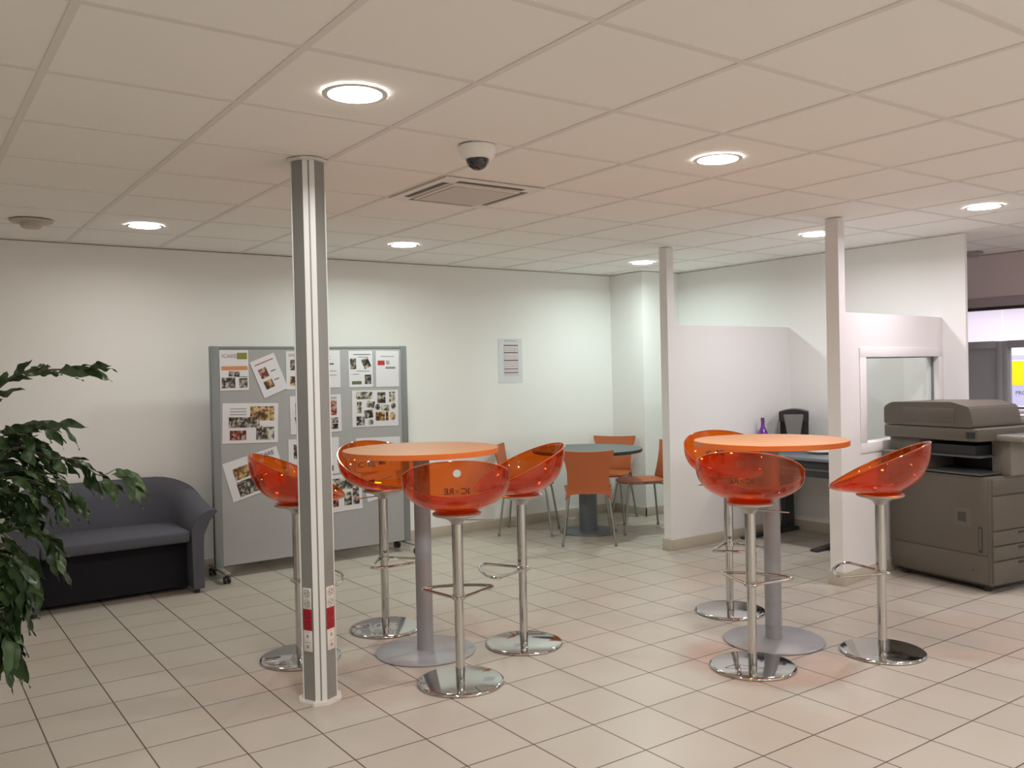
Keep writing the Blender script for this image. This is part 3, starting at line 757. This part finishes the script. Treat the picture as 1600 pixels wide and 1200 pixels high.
sheet(2.020, 1.487, .207, .290, 0, [('O', .60, .07, .95, .23), ('o', .05, .40, .96, .50), ('d', .30, .53, .68, .66, -4), ('d', .05, .68, .52, .94), ('g', .66, .70, .95, .94), ('k', .68, .66, .94, .675)],
      'portrait sheet at the board\'s top corner nearest the sofa, with an olive green block', words=(('ICARE', .33, .15, .040, 6),))
sheet(2.2744, 1.445, .195, .283, 21.5, [('r', .18, .26, .50, .52, 3), ('w', .20, .60, .55, .82, 3)] + lines(.12, .88, (.13,), 'R') + lines(.62, .82, (.42, .66), 'k'),
      'tilted portrait sheet with two photos, in the top row of the board', 0.001)
sheet(2.508, 1.479, .205, .285, 0, [('d', .16, .22, .58, .50), ('w', .14, .66, .56, .90)] + lines(.1, .85, (.08, .12)),
      'portrait sheet with two group photos, half hidden behind the metal pillar, top row')
sheet(2.7356, 1.483, .205, .285, 0, lines(.1, .62, (.16, .24)) + lines(.45, .75, (.36,), 'k', .018) + lines(.1, .85, (.55, .66)), 'white portrait sheet with text only, directly right of the metal pillar in the top row')
sheet(3.0121, 1.480, .204, .285, 0, [('d', .06, .21, .31, .50), ('d', .58, .20, .88, .48, 24), ('G', .12, .83, .52, .92), ('d', .66, .66, .93, .92)] + lines(.20, .92, (.10,), 'k', .009) + lines(.4, .82, (.17,)) + lines(.32, .86, (.555,)) + lines(.15, .42, (.64,)),
      'portrait sheet with a green bar and small photos, second last in top row')
sheet(3.2443, 1.478, .204, .287, -0.5, [('R', .08, .27, .38, .40), ('t', .44, .27, .60, .38)] + lines(.22, .80, (.155,), 't', .012) + lines(.42, .84, (.455, .485), 'k', .009), 'mostly blank portrait sheet with a small red picture, last of the top row')
sheet(2.129, 1.101, .409, .290, -1.9, [('w', .49, .08, .93, .44), ('d', .11, .35, .66, .61), ('r', .13, .68, .42, .92), ('d', .60, .58, .72, .92), ('g', .70, .60, .93, .92)] + lines(.13, .42, (.14, .21, .28)),
      'landscape sheet with four photos below the olive green sheet')
sheet(2.6335, 1.143, .410, .287, 0.5, [('d', .10, .18, .30, .50), ('B', .10, .52, .28, .85, 12), ('r', .76, .16, .91, .55), ('d', .76, .62, .93, .76), ('d', .76, .78, .93, .92), ('d', .40, .2, .66, .5)] + lines(.74, .92, (.07, .11)),
      'landscape sheet with a red photo and a blue photo, centred behind the metal pillar')
sheet(2.6092, .821, .404, .280, -0.6, [('d', .10, .14, .32, .52), ('k', .79, .14, .815, .42), ('d', .80, .76, .88, .92), ('g', .36, .5, .66, .86)], 'landscape sheet behind the metal pillar, in the third row of the board')
col = [('g', .08, .04, .43, .24), ('d', .54, .06, .72, .36), ('g', .80, .05, .93, .33), ('g', .10, .31, .20, .62), ('g', .31, .29, .48, .48, -12), ('e', .49, .38, .60, .55), ('g', .62, .41, .80, .57, -6),
       ('e', .84, .36, .94, .53), ('d', .26, .54, .44, .76, 6), ('w', .50, .60, .70, .84), ('w', .72, .60, .78, .84), ('E', .81, .62, .94, .84), ('d', .09, .71, .20, .95), ('g', .21, .72, .26, .95), ('e', .34, .80, .45, .95)]
sheet(3.1317, 1.167, .402, .287, -0.8, col, 'landscape sheet with a collage of many small photos, under the red picture sheet')
sheet(2.1526, .730, .414, .290, 14.8, [('w', .14, .20, .54, .50, 2), ('d', .14, .55, .62, .93, 1)], 'tilted landscape sheet with two photos, lowest on the sofa side of the board', words=(('ICARE', .78, .12, .045, 5),))
sheet(2.7958, .525, .399, .285, 2.0, [('g', .38, .10, .92, .42), ('d', .10, .12, .34, .42), ('g', .62, .50, .78, .86), ('d', .80, .42, .94, .86), ('r', .1, .5, .5, .86)], 'landscape sheet with several photos at the bottom of the board beside the pillar')
sheet(3.165, .560, .29, .205, 12, [('d', .15, .2, .34, .62), ('t', .5, .3, .85, .36)], 'small tilted sheet low on the board behind a bar stool seat', 0.001)
sheet(3.1473, .800, .387, .272, -1, [('k', .12, .22, .40, .38), ('d', .58, .20, .74, .50), ('d', .5, .62, .66, .80)] + lines(.1, .5, (.6, .7)), 'landscape sheet showing through the orange seat, right end of the third row')

# timetable on the back wall
bm = new(); box(bm, -0.135, 0.135, -0.0015, 0, -0.205, 0.205)
tb = [(-.31, .335, -.30, -.325)]
def bar(x0, x1, z, th, mi): quad(bm, [(x0, -0.0022, z - th), (x1, -0.0022, z - th), (x1, -0.0022, z + th), (x0, -0.0022, z + th)], mi)
quad(bm, [(-0.07, -0.0018, -0.15), (0.085, -0.0018, -0.15), (0.085, -0.0018, 0.145), (-0.07, -0.0018, 0.145)], 2)
bar(-0.07, 0.075, 0.185, 0.003, 1)
for z, th in ((0.143, .0045), (0.076, .0045), (0.004, .0045), (-0.075, .0035), (-0.110, .004)): bar(-0.075, 0.088, z, th, 0)
for z in (0.112, 0.096, 0.044, 0.024, -0.018, -0.034, -0.052, -0.092, -0.13): bar(-0.07, 0.085, z, 0.0014, 1)
for x in (-0.07, 0.045, 0.085): quad(bm, [(x - .0012, -0.0023, -0.135), (x + .0012, -0.0023, -0.135), (x + .0012, -0.0023, 0.143), (x - .0012, -0.0023, 0.143)], 1)
o = link('timetable_sheet', bm, [M_ink, M_inkg, mat('pink_cells', (0.68, 0.60, 0.62), 0.3), mat('laminated_pouch', (0.66, 0.68, 0.71), 0.12, coat=0.5)], None, smooth=False)
for p in o.data.polygons:
    if max(abs(v) for v in p.center) >= 0 and p.material_index == 0 and p.area > 0.002 or p.index < 6: p.material_index = 3
o.location = (4.715, YW - 0.001, 1.535); tag(o, 'laminated timetable sheet with dark ruled rows on the bare back wall', 'paper')

# ------------------------------------------------------------------ ceiling fittings
t = thing('dome_camera', 'white dome security camera with smoked glass on the ceiling', 'camera', (2.035, 3.09, CH))
bm = new(); lathe(bm, [(0.078, 0.0), (0.078, -0.020), (0.072, -0.040), (0.060, -0.052), (0.050, -0.055)], 40, cap=False); link('housing', bm, mat('camera_white', (0.88, 0.87, 0.86), 0.35), t)
bm = new(); lathe(bm, [(0.049, -0.050)] + [(0.049 * cos(a), -0.055 - 0.046 * sin(a)) for a in [pi / 2 * k / 10 for k in range(10)]] + [(0, -0.101)], 40, cap=False); link('dome', bm, M_camdome, t)

t = thing('air_conditioner', 'square ceiling cassette air conditioner with two dark slots showing', 'air conditioner', (2.505, 3.924, CH))
bm = new(); prism(bm, [(-.3, -.3), (.3, -.3), (.3, .3), (-.3, .3)], -0.007, 0.0005); prism(bm, [(-.205, -.205), (.205, -.205), (.205, .205), (-.205, .205)], -0.016, -0.0065)
bmesh.ops.bevel(bm, geom=list(bm.edges), offset=0.0025, segments=2, affect='EDGES'); link('frame_panel', bm, M_ac, t)
bm = new(); prism(bm, [(-.185, -.185), (.185, -.185), (.185, .185), (-.185, .185)], -0.020, -0.0155); bmesh.ops.bevel(bm, geom=list(bm.edges), offset=0.003, segments=2, affect='EDGES'); link('intake_grille', bm, M_acgrey, t)
for k in range(4):
    bm = new()
    prism(bm, [(-.20, .222), (.20, .222), (.20, .262), (-.20, .262)], -0.0078, -0.0062, 0)
    prism(bm, [(-.195, .232), (.195, .232), (.195, .240), (-.195, .240)], -0.0105, -0.0076, 1)
    for v in bm.verts:
        v.co = Matrix.Rotation(R(90 * k), 3, 'Z') @ v.co
    link('air_slot', bm, [M_acgrille, M_copier_l], t, smooth=False)

t = thing('smoke_detector', 'round pale smoke detector on the ceiling above the plant', 'smoke detector', (0.70, 5.83, CH))
bm = new(); lathe(bm, [(0.115, 0.0), (0.112, -0.010), (0.06, -0.012), (0.058, -0.035), (0.045, -0.045), (0, -0.046)], 40, cap=False); bmesh.ops.recalc_face_normals(bm, faces=bm.faces); link('housing', bm, mat('beige_plastic', (0.52, 0.46, 0.41), 0.5), t)
t = thing('smoke_detector', 'small round detector on the ceiling beyond the end of the right wall', 'smoke detector', (7.70, 3.93, CH))
bm = new(); lathe(bm, [(0.10, 0.0), (0.10, -0.012), (0.06, -0.016), (0.055, -0.035), (0, -0.038)], 32, cap=False); bmesh.ops.recalc_face_normals(bm, faces=bm.faces); link('housing', bm, mat('grey_detector', (0.36, 0.32, 0.32), 0.5), t)

# ------------------------------------------------------------------ photocopier
t = thing('photocopier', 'large grey floor standing photocopier with document feeder in front of the partition window', 'photocopier', (5.490, 2.700, 0), R(-8.5))
W, D = 0.64, 0.735
bm = new(); box(bm, 0, W, 0, D, 0.045, 0.715, bev=0.008); link('cabinet', bm, M_copier, t, auto=40)
bm = new(); box(bm, 0.03, W - 0.03, 0.03, D - 0.03, 0.028, 0.05); link('plinth', bm, M_copier_d, t, smooth=False)
for x_, y_ in ((0.06, 0.07), (W - 0.06, 0.07), (0.06, D - 0.07), (W - 0.06, D - 0.07)):
    bm = new(); lathe(bm, [(0, 0), (0.022, 0.0), (0.026, 0.01), (0.026, 0.032), (0, 0.032)], 16, c=(x_, y_, 0)); link('castor', bm, M_copier_d, t)
# front: paper drawers
for za, zb in ((0.055, 0.195), (0.202, 0.288), (0.295, 0.382), (0.390, 0.600), (0.608, 0.705)):
    bm = new(); box(bm, 0.006, W - 0.01, -0.012, 0.002, za, zb, bev=0.005); dr = link('drawer' if za < 0.35 else 'front_cover', bm, M_copier, t)
    if za < 0.35:
        bm = new(); box(bm, W / 2 - 0.08, W / 2 + 0.08, -0.0135, -0.0115, zb - 0.028, zb - 0.010); link('drawer_grip', bm, M_copier_g, dr, smooth=False)
# side: cover plate, latch, label
bm = new(); box(bm, -0.006, 0.002, 0.02, D - 0.02, 0.232, 0.700, bev=0.004); sc = link('side_cover', bm, M_copier, t)
bm = new(); box(bm, -0.005, 0.002, 0.02, D - 0.02, 0.055, 0.224, bev=0.004); link('side_cover', bm, M_copier, t)
bm = new(); box(bm, -0.0095, -0.0055, 0.055, 0.080, 0.245, 0.405, bev=0.002); box(bm, -0.0110, -0.009, 0.060, 0.074, 0.262, 0.392, mi=1); link('side_latch', bm, [M_copier_g, M_copier], sc)
bm = new(); box(bm, -0.0070, -0.0055, 0.13, 0.245, 0.395, 0.51, mi=0); box(bm, -0.0078, -0.0068, 0.165, 0.222, 0.425, 0.485, mi=1); link('cable_plate', bm, [mat('copier_plate', (0.135, 0.12, 0.10), 0.5), mat('copier_plate_dark', (0.055, 0.05, 0.043), 0.5)], sc, smooth=False)
bm = new(); lathe(bm, [(0, 0), (0.006, 0), (0.006, 0.002), (0, 0.002)], 12)
for v in bm.verts: v.co = Vector((-0.007 - 0 * v.co.z + (0.002 - v.co.z) * 0.5, 0.12 + v.co.x, 0.13 + v.co.y))
link('screw_cap', bm, M_copier_g, t)
# output bay
bm = new(); box(bm, 0.0, W, 0.50, D, 0.712, 0.935, bev=0.006); link('rear_column', bm, mat('copier_rear', (0.15, 0.135, 0.115), 0.5), t)
bm = new(); box(bm, 0.20, W, 0.0, 0.13, 0.712, 0.935, bev=0.006); link('front_column', bm, M_copier_l, t)
bm = new(); box(bm, 0.34, W - 0.01, 0.11, 0.51, 0.712, 0.94); link('output_bay', bm, M_copier_d, t, smooth=False)
bm = new(); box(bm, -0.01, 0.35, 0.06, 0.50, 0.722, 0.734, bev=0.003); link('output_tray', bm, M_copier_m, t)
bm = new(); box(bm, 0.03, 0.35, 0.10, 0.50, 0.825, 0.838, bev=0.003); link('output_tray', bm, M_copier_m, t)
bm = new(); box(bm, 0.06, 0.34, 0.14, 0.50, 0.838, 0.90); link('paper_guide', bm, M_copier_d, t, smooth=False)
# bypass tray at the rear of the left side
bm = new(); box(bm, -0.13, 0.01, 0.57, 0.70, 0.70, 0.85, bev=0.01); bm2 = bm; link('side_unit', bm, M_copier, t)
# scanner, lid and feeder
bm = new(); box(bm, -0.055, W, 0.04, D + 0.003, 0.935, 1.018, bev=0.010, seg=3); sn = link('scanner', bm, M_copier, t)
bm = new(); box(bm, -0.0575, -0.054, 0.06, 0.12, 0.955, 0.995); link('scanner_badge', bm, M_copier_d, sn, smooth=False)
bm = new()
poly = [(0.20, 1.022), (D, 1.022), (D, 1.140), (D - 0.06, 1.172), (0.22, 1.180), (0.10, 1.150), (0.075, 1.060), (0.075, 1.022)]
x0_, x1_ = -0.055, W - 0.22
fs = prism(bm, poly, x0_, x1_, axis='x'); bmesh.ops.bevel(bm, geom=[e for e in bm.edges if abs((e.verts[0].co - e.verts[1].co).x) > 0.1], offset=0.008, segments=2, affect='EDGES')
fd_ = link('document_feeder', bm, M_copier, t, auto=25)
bm = new(); box(bm, -0.0585, -0.0545, 0.20, 0.58, 1.050, 1.140, bev=0.0015); link('feeder_cover', bm, M_copier, fd_)
bm = new(); box(bm, W - 0.22, W + 0.02, 0.10, D - 0.02, 1.022, 1.062, bev=0.008); link('platen_lid', bm, M_copier_l, t)
bm = new(); box(bm, W - 0.24, W + 0.10, 0.14, D - 0.10, 1.085, 1.095, bev=0.003); link('feed_tray', bm, M_copier_l, t)
bm = new(); box(bm, 0.12, W, -0.13, 0.06, 0.935, 0.972, bev=0.008); cp = link('control_panel', bm, M_copier_l, t)
bm = new(); box(bm, 0.22, 0.42, -0.10, 0.03, 0.9715, 0.974); link('display', bm, mat('lcd_grey', (0.24, 0.25, 0.26), 0.2), cp, smooth=False)
bm = new()
for i in range(4):
    for j in range(3): box(bm, 0.45 + i * 0.03, 0.47 + i * 0.03, -0.10 + j * 0.04, -0.078 + j * 0.04, 0.9715, 0.975)
link('keypad', bm, M_copier_m, cp, smooth=False)

# ------------------------------------------------------------------ desk with coffee machine
t = thing('desk', 'grey desk with a dark drawer unit and black T legs between the partitions', 'desk', (6.10, 4.44, 0))
bm = new(); box(bm, -0.35, 0.35, -0.88, 0.44, 0.695, 0.720, bev=0.003); link('desktop', bm, M_desk, t)
bm = new(); box(bm, -0.30, 0.22, -0.86, 0.33, 0.565, 0.692, bev=0.004); link('drawer_unit', bm, M_deskd, t)
bm = new(); box(bm, -0.312, -0.300, -0.85, 0.32, 0.615, 0.632, bev=0.002); link('shelf_edge', bm, M_desks, t)
for y_ in (0.40, -0.28):
    bm = new(); box(bm, 0.17, 0.29, y_ - 0.022, y_ + 0.022, 0.04, 0.695, bev=0.005); lg = link('leg', bm, M_deskd, t)
    bm = new(); prism(bm, [(-0.36, 0.004), (0.34, 0.004), (0.34, 0.03), (0.25, 0.045), (0.12, 0.045), (-0.36, 0.018)], y_ - 0.03, y_ + 0.03, axis='y'); link('foot', bm, M_deskd, lg, smooth=False)
TZ = 0.720
t = thing('coffee_machine', 'black coffee machine with a silver water tank on the desk', 'coffee machine', (6.25, 4.70, TZ), R(35))
bm = new(); box(bm, -0.10, 0.10, -0.12, 0.12, 0, 0.035, bev=0.008); link('base', bm, M_black, t)
bm = new(); box(bm, 0.00, 0.10, -0.115, 0.115, 0.03, 0.31, bev=0.012); link('body', bm, M_black, t)
bm = new(); prism(bm, [(-0.118 + 0.236 * k / 12, 0.245 + 0.0) for k in (0, 12)] + [(0.118 - 0.236 * k / 12, 0.325 + 0.022 * sin(pi * k / 12)) for k in range(13)], -0.11, 0.105, axis='x'); link('lid', bm, M_black, t, auto=40)
bm = new(); prism(bm, [(-0.05, 0.12), (0.05, 0.12), (0.082, 0.305), (-0.082, 0.305)], -0.122, -0.02, axis='x'); bmesh.ops.bevel(bm, geom=list(bm.edges), offset=0.006, segments=2, affect='EDGES'); link('filter_holder', bm, M_silver, t, auto=40)
bm = new(); lathe(bm, [(0, 0.036), (0.055, 0.036), (0.062, 0.06), (0.055, 0.105), (0.05, 0.11), (0, 0.11)], 28, c=(-0.04, 0, 0)); link('jug', bm, M_camdome, t)
t = thing('glass_bottle', 'purple glass bottle with a narrow neck on the desk', 'bottle', (6.24, 5.005 - 0.17, TZ))
t.location = (5.99, 4.82, TZ)
bm = new(); lathe(bm, [(0, 0), (0.046, 0), (0.050, 0.006), (0.050, 0.105), (0.047, 0.125), (0.030, 0.175), (0.0165, 0.205), (0.0135, 0.24), (0.0135, 0.262), (0, 0.262)], 32); link('body', bm, M_purple, t)
bm = new(); lathe(bm, [(0.0155, 0.256), (0.0155, 0.274), (0.012, 0.280), (0, 0.281)], 20); tube(bm, smoothpath([(0.014, 0.0, 0.262), (0.026, 0.0, 0.25), (0.026, 0, 0.235), (0.016, 0, 0.228)], 4), 0.0014, 6); link('stopper', bm, mat('bottle_stopper', (0.12, 0.03, 0.12), 0.4), t)
bm = new(); box(bm, -0.05, 0.05, -0.035, 0.035, 0, 0.085, bev=0.008); box(bm, -0.053, 0.053, -0.038, 0.038, 0.085, 0.105, bev=0.005)
o = link('storage_box', bm, M_black, None); o.location = (6.00, 4.725, TZ); tag(o, 'small black box on the desk between the purple bottle and coffee machine', 'box')
bm = new(); lathe(bm, [(0, 0.002), (0.06, 0), (0.066, 0.004), (0.11, 0.018), (0.112, 0.022), (0.108, 0.021), (0.064, 0.008), (0, 0.007)], 40)
o = link('plate', bm, M_dish, None); o.location = (6.10, 4.335, TZ); tag(o, 'white round plate near the front of the desk', 'plate')
t = thing('sauce_bottle', 'small brown bottle on the desk beside the near partition post', 'bottle', (6.13, 4.175, TZ))
bm = new(); lathe(bm, [(0, 0), (0.022, 0), (0.024, 0.004), (0.024, 0.09), (0.012, 0.12), (0.010, 0.145), (0, 0.145)], 24); link('body', bm, M_brown, t)
bm = new(); lathe(bm, [(0.013, 0.143), (0.013, 0.165), (0, 0.166)], 18); link('cap', bm, M_black, t)

# ------------------------------------------------------------------ things behind the glazed front
t = thing('poster_display', 'bright yellow and lavender poster screen seen through the glazed front', 'poster', (9.2, 4.0, 0))
bm = new(); box(bm, 0, 0.05, -0.45, 0.5, 0.95, 1.62, bev=0.004); link('casing', bm, M_dark, t)
bm = new(); quad(bm, [(-0.003, 0.49, 0.97), (-0.003, 0.49, 1.61), (-0.003, -0.44, 1.61), (-0.003, -0.44, 0.97)]); link('screen', bm, M_scrw, t, smooth=False)
bm = new(); quad(bm, [(-0.005, 0.49, 0.98), (-0.005, 0.49, 1.20), (-0.005, -0.44, 1.20), (-0.005, -0.44, 0.98)]); quad(bm, [(-0.005, 0.49, 1.44), (-0.005, 0.49, 1.49), (-0.005, -0.44, 1.49), (-0.005, -0.44, 1.44)]); link('lavender_band', bm, M_lav, t, smooth=False)
bm = new(); quad(bm, [(-0.007, 0.33, 1.19), (-0.007, 0.38, 1.43), (-0.007, -0.3, 1.43), (-0.007, -0.3, 1.19)]); link('yellow_field', bm, M_yellow, t, smooth=False)
bm = new(); quad(bm, [(-0.007, 0.45, 1.20), (-0.007, 0.44, 1.43), (-0.007, 0.39, 1.43), (-0.007, 0.37, 1.22)]); link('dark_figure', bm, M_scrd, t, smooth=False)
bm = text_bm('PROGRAMME', 0.055, (-0.009, 0.10, 1.11), ((0, -1, 0), (0, 0, 1)), align='CENTER'); link('lettering', bm, M_ink, t, smooth=False)

# ------------------------------------------------------------------ ficus in a pot
OFF = Vector((-0.106, 0.075, 0))
P0 = Vector((0.142, 3.575, 0)) + OFF
t = thing('potted_ficus', 'large leafy dark green ficus plant reaching in beside the sofa', 'plant', P0)
bm = new(); lathe(bm, [(0, 0), (0.13, 0), (0.135, 0.01), (0.165, 0.27), (0.178, 0.275), (0.178, 0.305), (0.160, 0.305), (0.155, 0.27), (0, 0.27)], 40); link('pot', bm, M_pot, t)
bm = new(); lathe(bm, [(0.155, 0.271), (0.08, 0.282), (0, 0.285)], 24, cap=False); link('soil', bm, M_soil, t)
BR = [
    [(0.0, 0.0, 0.28), (0.01, 0.0, 0.75), (0.0, 0.01, 1.10), (0.036, -0.028, 1.298), (0.146, -0.104, 1.404), (0.219, -0.154, 1.461), (0.308, -0.217, 1.472), (0.371, -0.262, 1.47), (0.415, -0.293, 1.474)],
    [(0.0, 0.0, 0.95), (0.031, -0.027, 1.123), (0.159, -0.05, 1.235), (0.249, -0.10, 1.280), (0.33, -0.19, 1.285)],
    [(0.0, 0.0, 0.9), (0.03, -0.03, 1.079), (0.194, -0.141, 1.206), (0.3, -0.217, 1.17), (0.371, -0.267, 1.162), (0.433, -0.312, 1.108), (0.487, -0.349, 1.13), (0.518, -0.372, 1.106)],
    [(0.0, 0.0, 0.85), (0.028, -0.03, 0.992), (0.155, -0.19, 1.11), (0.262, -0.26, 1.09), (0.31, -0.29, 1.03)],
    [(0.0, 0.0, 0.7), (0.025, -0.03, 0.861), (0.152, -0.09, 0.967), (0.223, -0.13, 0.954), (0.284, -0.18, 0.898), (0.319, -0.20, 0.842)],
    [(0.0, 0.0, 0.6), (0.022, -0.03, 0.773), (0.132, -0.16, 0.858), (0.202, -0.22, 0.812), (0.215, -0.24, 0.72)],
    [(0.0, 0.0, 0.5), (0.02, -0.03, 0.686), (0.112, -0.10, 0.76), (0.165, -0.15, 0.704), (0.165, -0.16, 0.627)],
    [(0.0, 0.0, 0.95), (0.05, 0.05, 1.12), (0.15, 0.00, 1.22), (0.22, -0.02, 1.20), (0.30, -0.08, 1.16)],
    [(0.0, 0.0, 0.8), (0.05, -0.08, 0.98), (0.16, -0.08, 1.06), (0.24, -0.14, 1.03)],
    [(0.0, 0.0, 0.5), (0.04, -0.10, 0.66), (0.12, -0.16, 0.66), (0.16, -0.20, 0.58)],
    [(0.0, 0.0, 0.8), (0.02, -0.05, 1.0), (0.12, -0.10, 1.09), (0.19, -0.13, 1.00)],
    [(0.0, 0.0, 0.8), (-0.10, -0.05, 1.0), (-0.25, -0.05, 1.1), (-0.36, -0.02, 1.0)],
    [(0.0, 0.0, 0.7), (-0.05, 0.15, 0.95), (-0.10, 0.28, 1.05), (-0.12, 0.36, 0.95)],
    [(0.0, 0.0, 0.9), (-0.05, -0.02, 1.2), (-0.12, 0.02, 1.45), (-0.22, 0.06, 1.55)],
    [(0.0, 0.0, 0.5), (-0.12, -0.12, 0.7), (-0.2, -0.2, 0.75), (-0.25, -0.28, 0.66)],
    [(0.0, 0.0, 0.5), (0.04, -0.04, 0.72), (0.13, -0.10, 0.86), (0.20, -0.15, 0.74)],
    [(0.0, 0.0, 0.4), (0.03, -0.05, 0.58), (0.10, -0.12, 0.68), (0.15, -0.17, 0.52)],
    [(0.0, 0.0, 0.85), (0.04, -0.03, 1.05), (0.14, -0.09, 1.17), (0.23, -0.15, 1.13), (0.28, -0.19, 1.05)],
    [(0.0, 0.0, 0.95), (0.06, -0.04, 1.15), (0.13, -0.09, 1.25), (0.20, -0.14, 1.27), (0.25, -0.18, 1.24)],
    [(0.0, 0.0, 0.85), (0.06, -0.08, 1.02), (0.15, -0.14, 1.12), (0.23, -0.20, 1.13), (0.30, -0.24, 1.10), (0.36, -0.27, 1.04)],
    [(0.0, 0.0, 0.75), (0.05, -0.05, 0.95), (0.12, -0.11, 1.05), (0.19, -0.15, 1.06), (0.24, -0.18, 0.99)],
    [(0.0, 0.0, 0.6), (0.05, -0.06, 0.80), (0.13, -0.12, 0.92), (0.19, -0.14, 0.88), (0.23, -0.17, 0.80)],
    [(0.0, 0.0, 0.5), (0.05, -0.06, 0.70), (0.12, -0.12, 0.80), (0.18, -0.16, 0.76), (0.19, -0.17, 0.66)],
    [(0.0, 0.0, 0.4), (0.05, -0.04, 0.55), (0.11, -0.10, 0.63), (0.16, -0.14, 0.60), (0.18, -0.15, 0.52)],
    [(0.0, 0.0, 0.9), (0.08, 0.00, 1.10), (0.17, -0.05, 1.20), (0.24, -0.10, 1.22), (0.29, -0.12, 1.19)],
]
bm = new()
rng = random.Random(11)
leaves = []
for bi, b in enumerate(BR):
    b = [Vector(p) if k == 0 else Vector(p) - OFF for k, p in enumerate(b)]
    pts = smoothpath(b, 10); n = len(pts)
    r0 = 0.011 if bi == 0 else 0.005
    tube(bm, pts, [max(0.0013, r0 * (1 - k / n) ** 0.8) for k in range(n)], 6)
    # leaves along the outer part
    acc = 0; start = 0.34 if bi == 0 else 0.22
    sgn = 1
    tot = sum((pts[k + 1] - pts[k]).length for k in range(n - 1)); s = 0
    step = 0.022 if bi == 0 else (0.016 if bi in (2,) else 0.0125)
    for k in range(n - 1):
        d = (pts[k + 1] - pts[k]); s += d.length; acc += d.length
        if s / tot > start + (0.35 if bi == 0 else 0) and acc > step:
            acc = 0; sgn = -sgn
            leaves.append((pts[k], d.normalized(), sgn, bi))
    leaves.append((pts[-1], (pts[-1] - pts[-2]).normalized(), 0, bi))
link('stems', bm, M_stem, t)
bm = new()
def leaf(base, d, sgn, bi):
    ln = rng.uniform(0.080, 0.110) * (1.15 if base.z < 0.95 else 1.0); wd = ln * rng.uniform(0.175, 0.24)
    side = d.cross(Vector((0, 0, 1)))
    side = side.normalized() if side.length > 0.1 else Vector((1, 0, 0))
    droop = rng.uniform(-0.35, 0.15) if bi == 0 else rng.uniform(-1.1, 0.15)
    dirn = (d * rng.uniform(0.8, 1.4) + side * sgn * rng.uniform(0.2, 0.8) + Vector((rng.uniform(-.25, .25), rng.uniform(-.25, .25), droop + (0.35 if bi == 0 and sgn > 0 else 0)))).normalized()
    nr = dirn.cross(Vector((rng.uniform(-1, 1), rng.uniform(-1, 1), rng.uniform(-.2, .8)))).normalized()
    wv = dirn.cross(nr).normalized()
    pet = base + dirn * 0.012
    ns_ = 9; prev = None; ph = rng.uniform(0, 6); curl = rng.uniform(-0.05, 0.35)
    for k in range(ns_ + 1):
        u = k / ns_
        wdt = wd * (sin(pi * min(1, u * 1.02) ** 0.8) ** 0.85 if u < 0.97 else 0.02) * (1 - 0.25 * u)
        if u > 0.86: wdt = wd * 0.10 * (1.15 - u)
        p = pet + dirn * (u * ln) + Vector((0, 0, -curl * ln * u * u)) + nr * (0.0035 * sin(ph + 9 * u)) + wv * (0.0030 * sin(ph + 8 * u))
        wave = 0.0040 * sin(ph + 14 * u)
        row = [bm.verts.new(p - wv * wdt + nr * (wdt * 0.28 + wave)), bm.verts.new(p), bm.verts.new(p + wv * wdt + nr * (wdt * 0.28 - wave))]
        if prev:
            bm.faces.new((prev[0], prev[1], row[1], row[0])); bm.faces.new((prev[1], prev[2], row[2], row[1]))
        prev = row
for l in leaves: leaf(*l)
link('foliage', bm, M_leaf, t, auto=180)
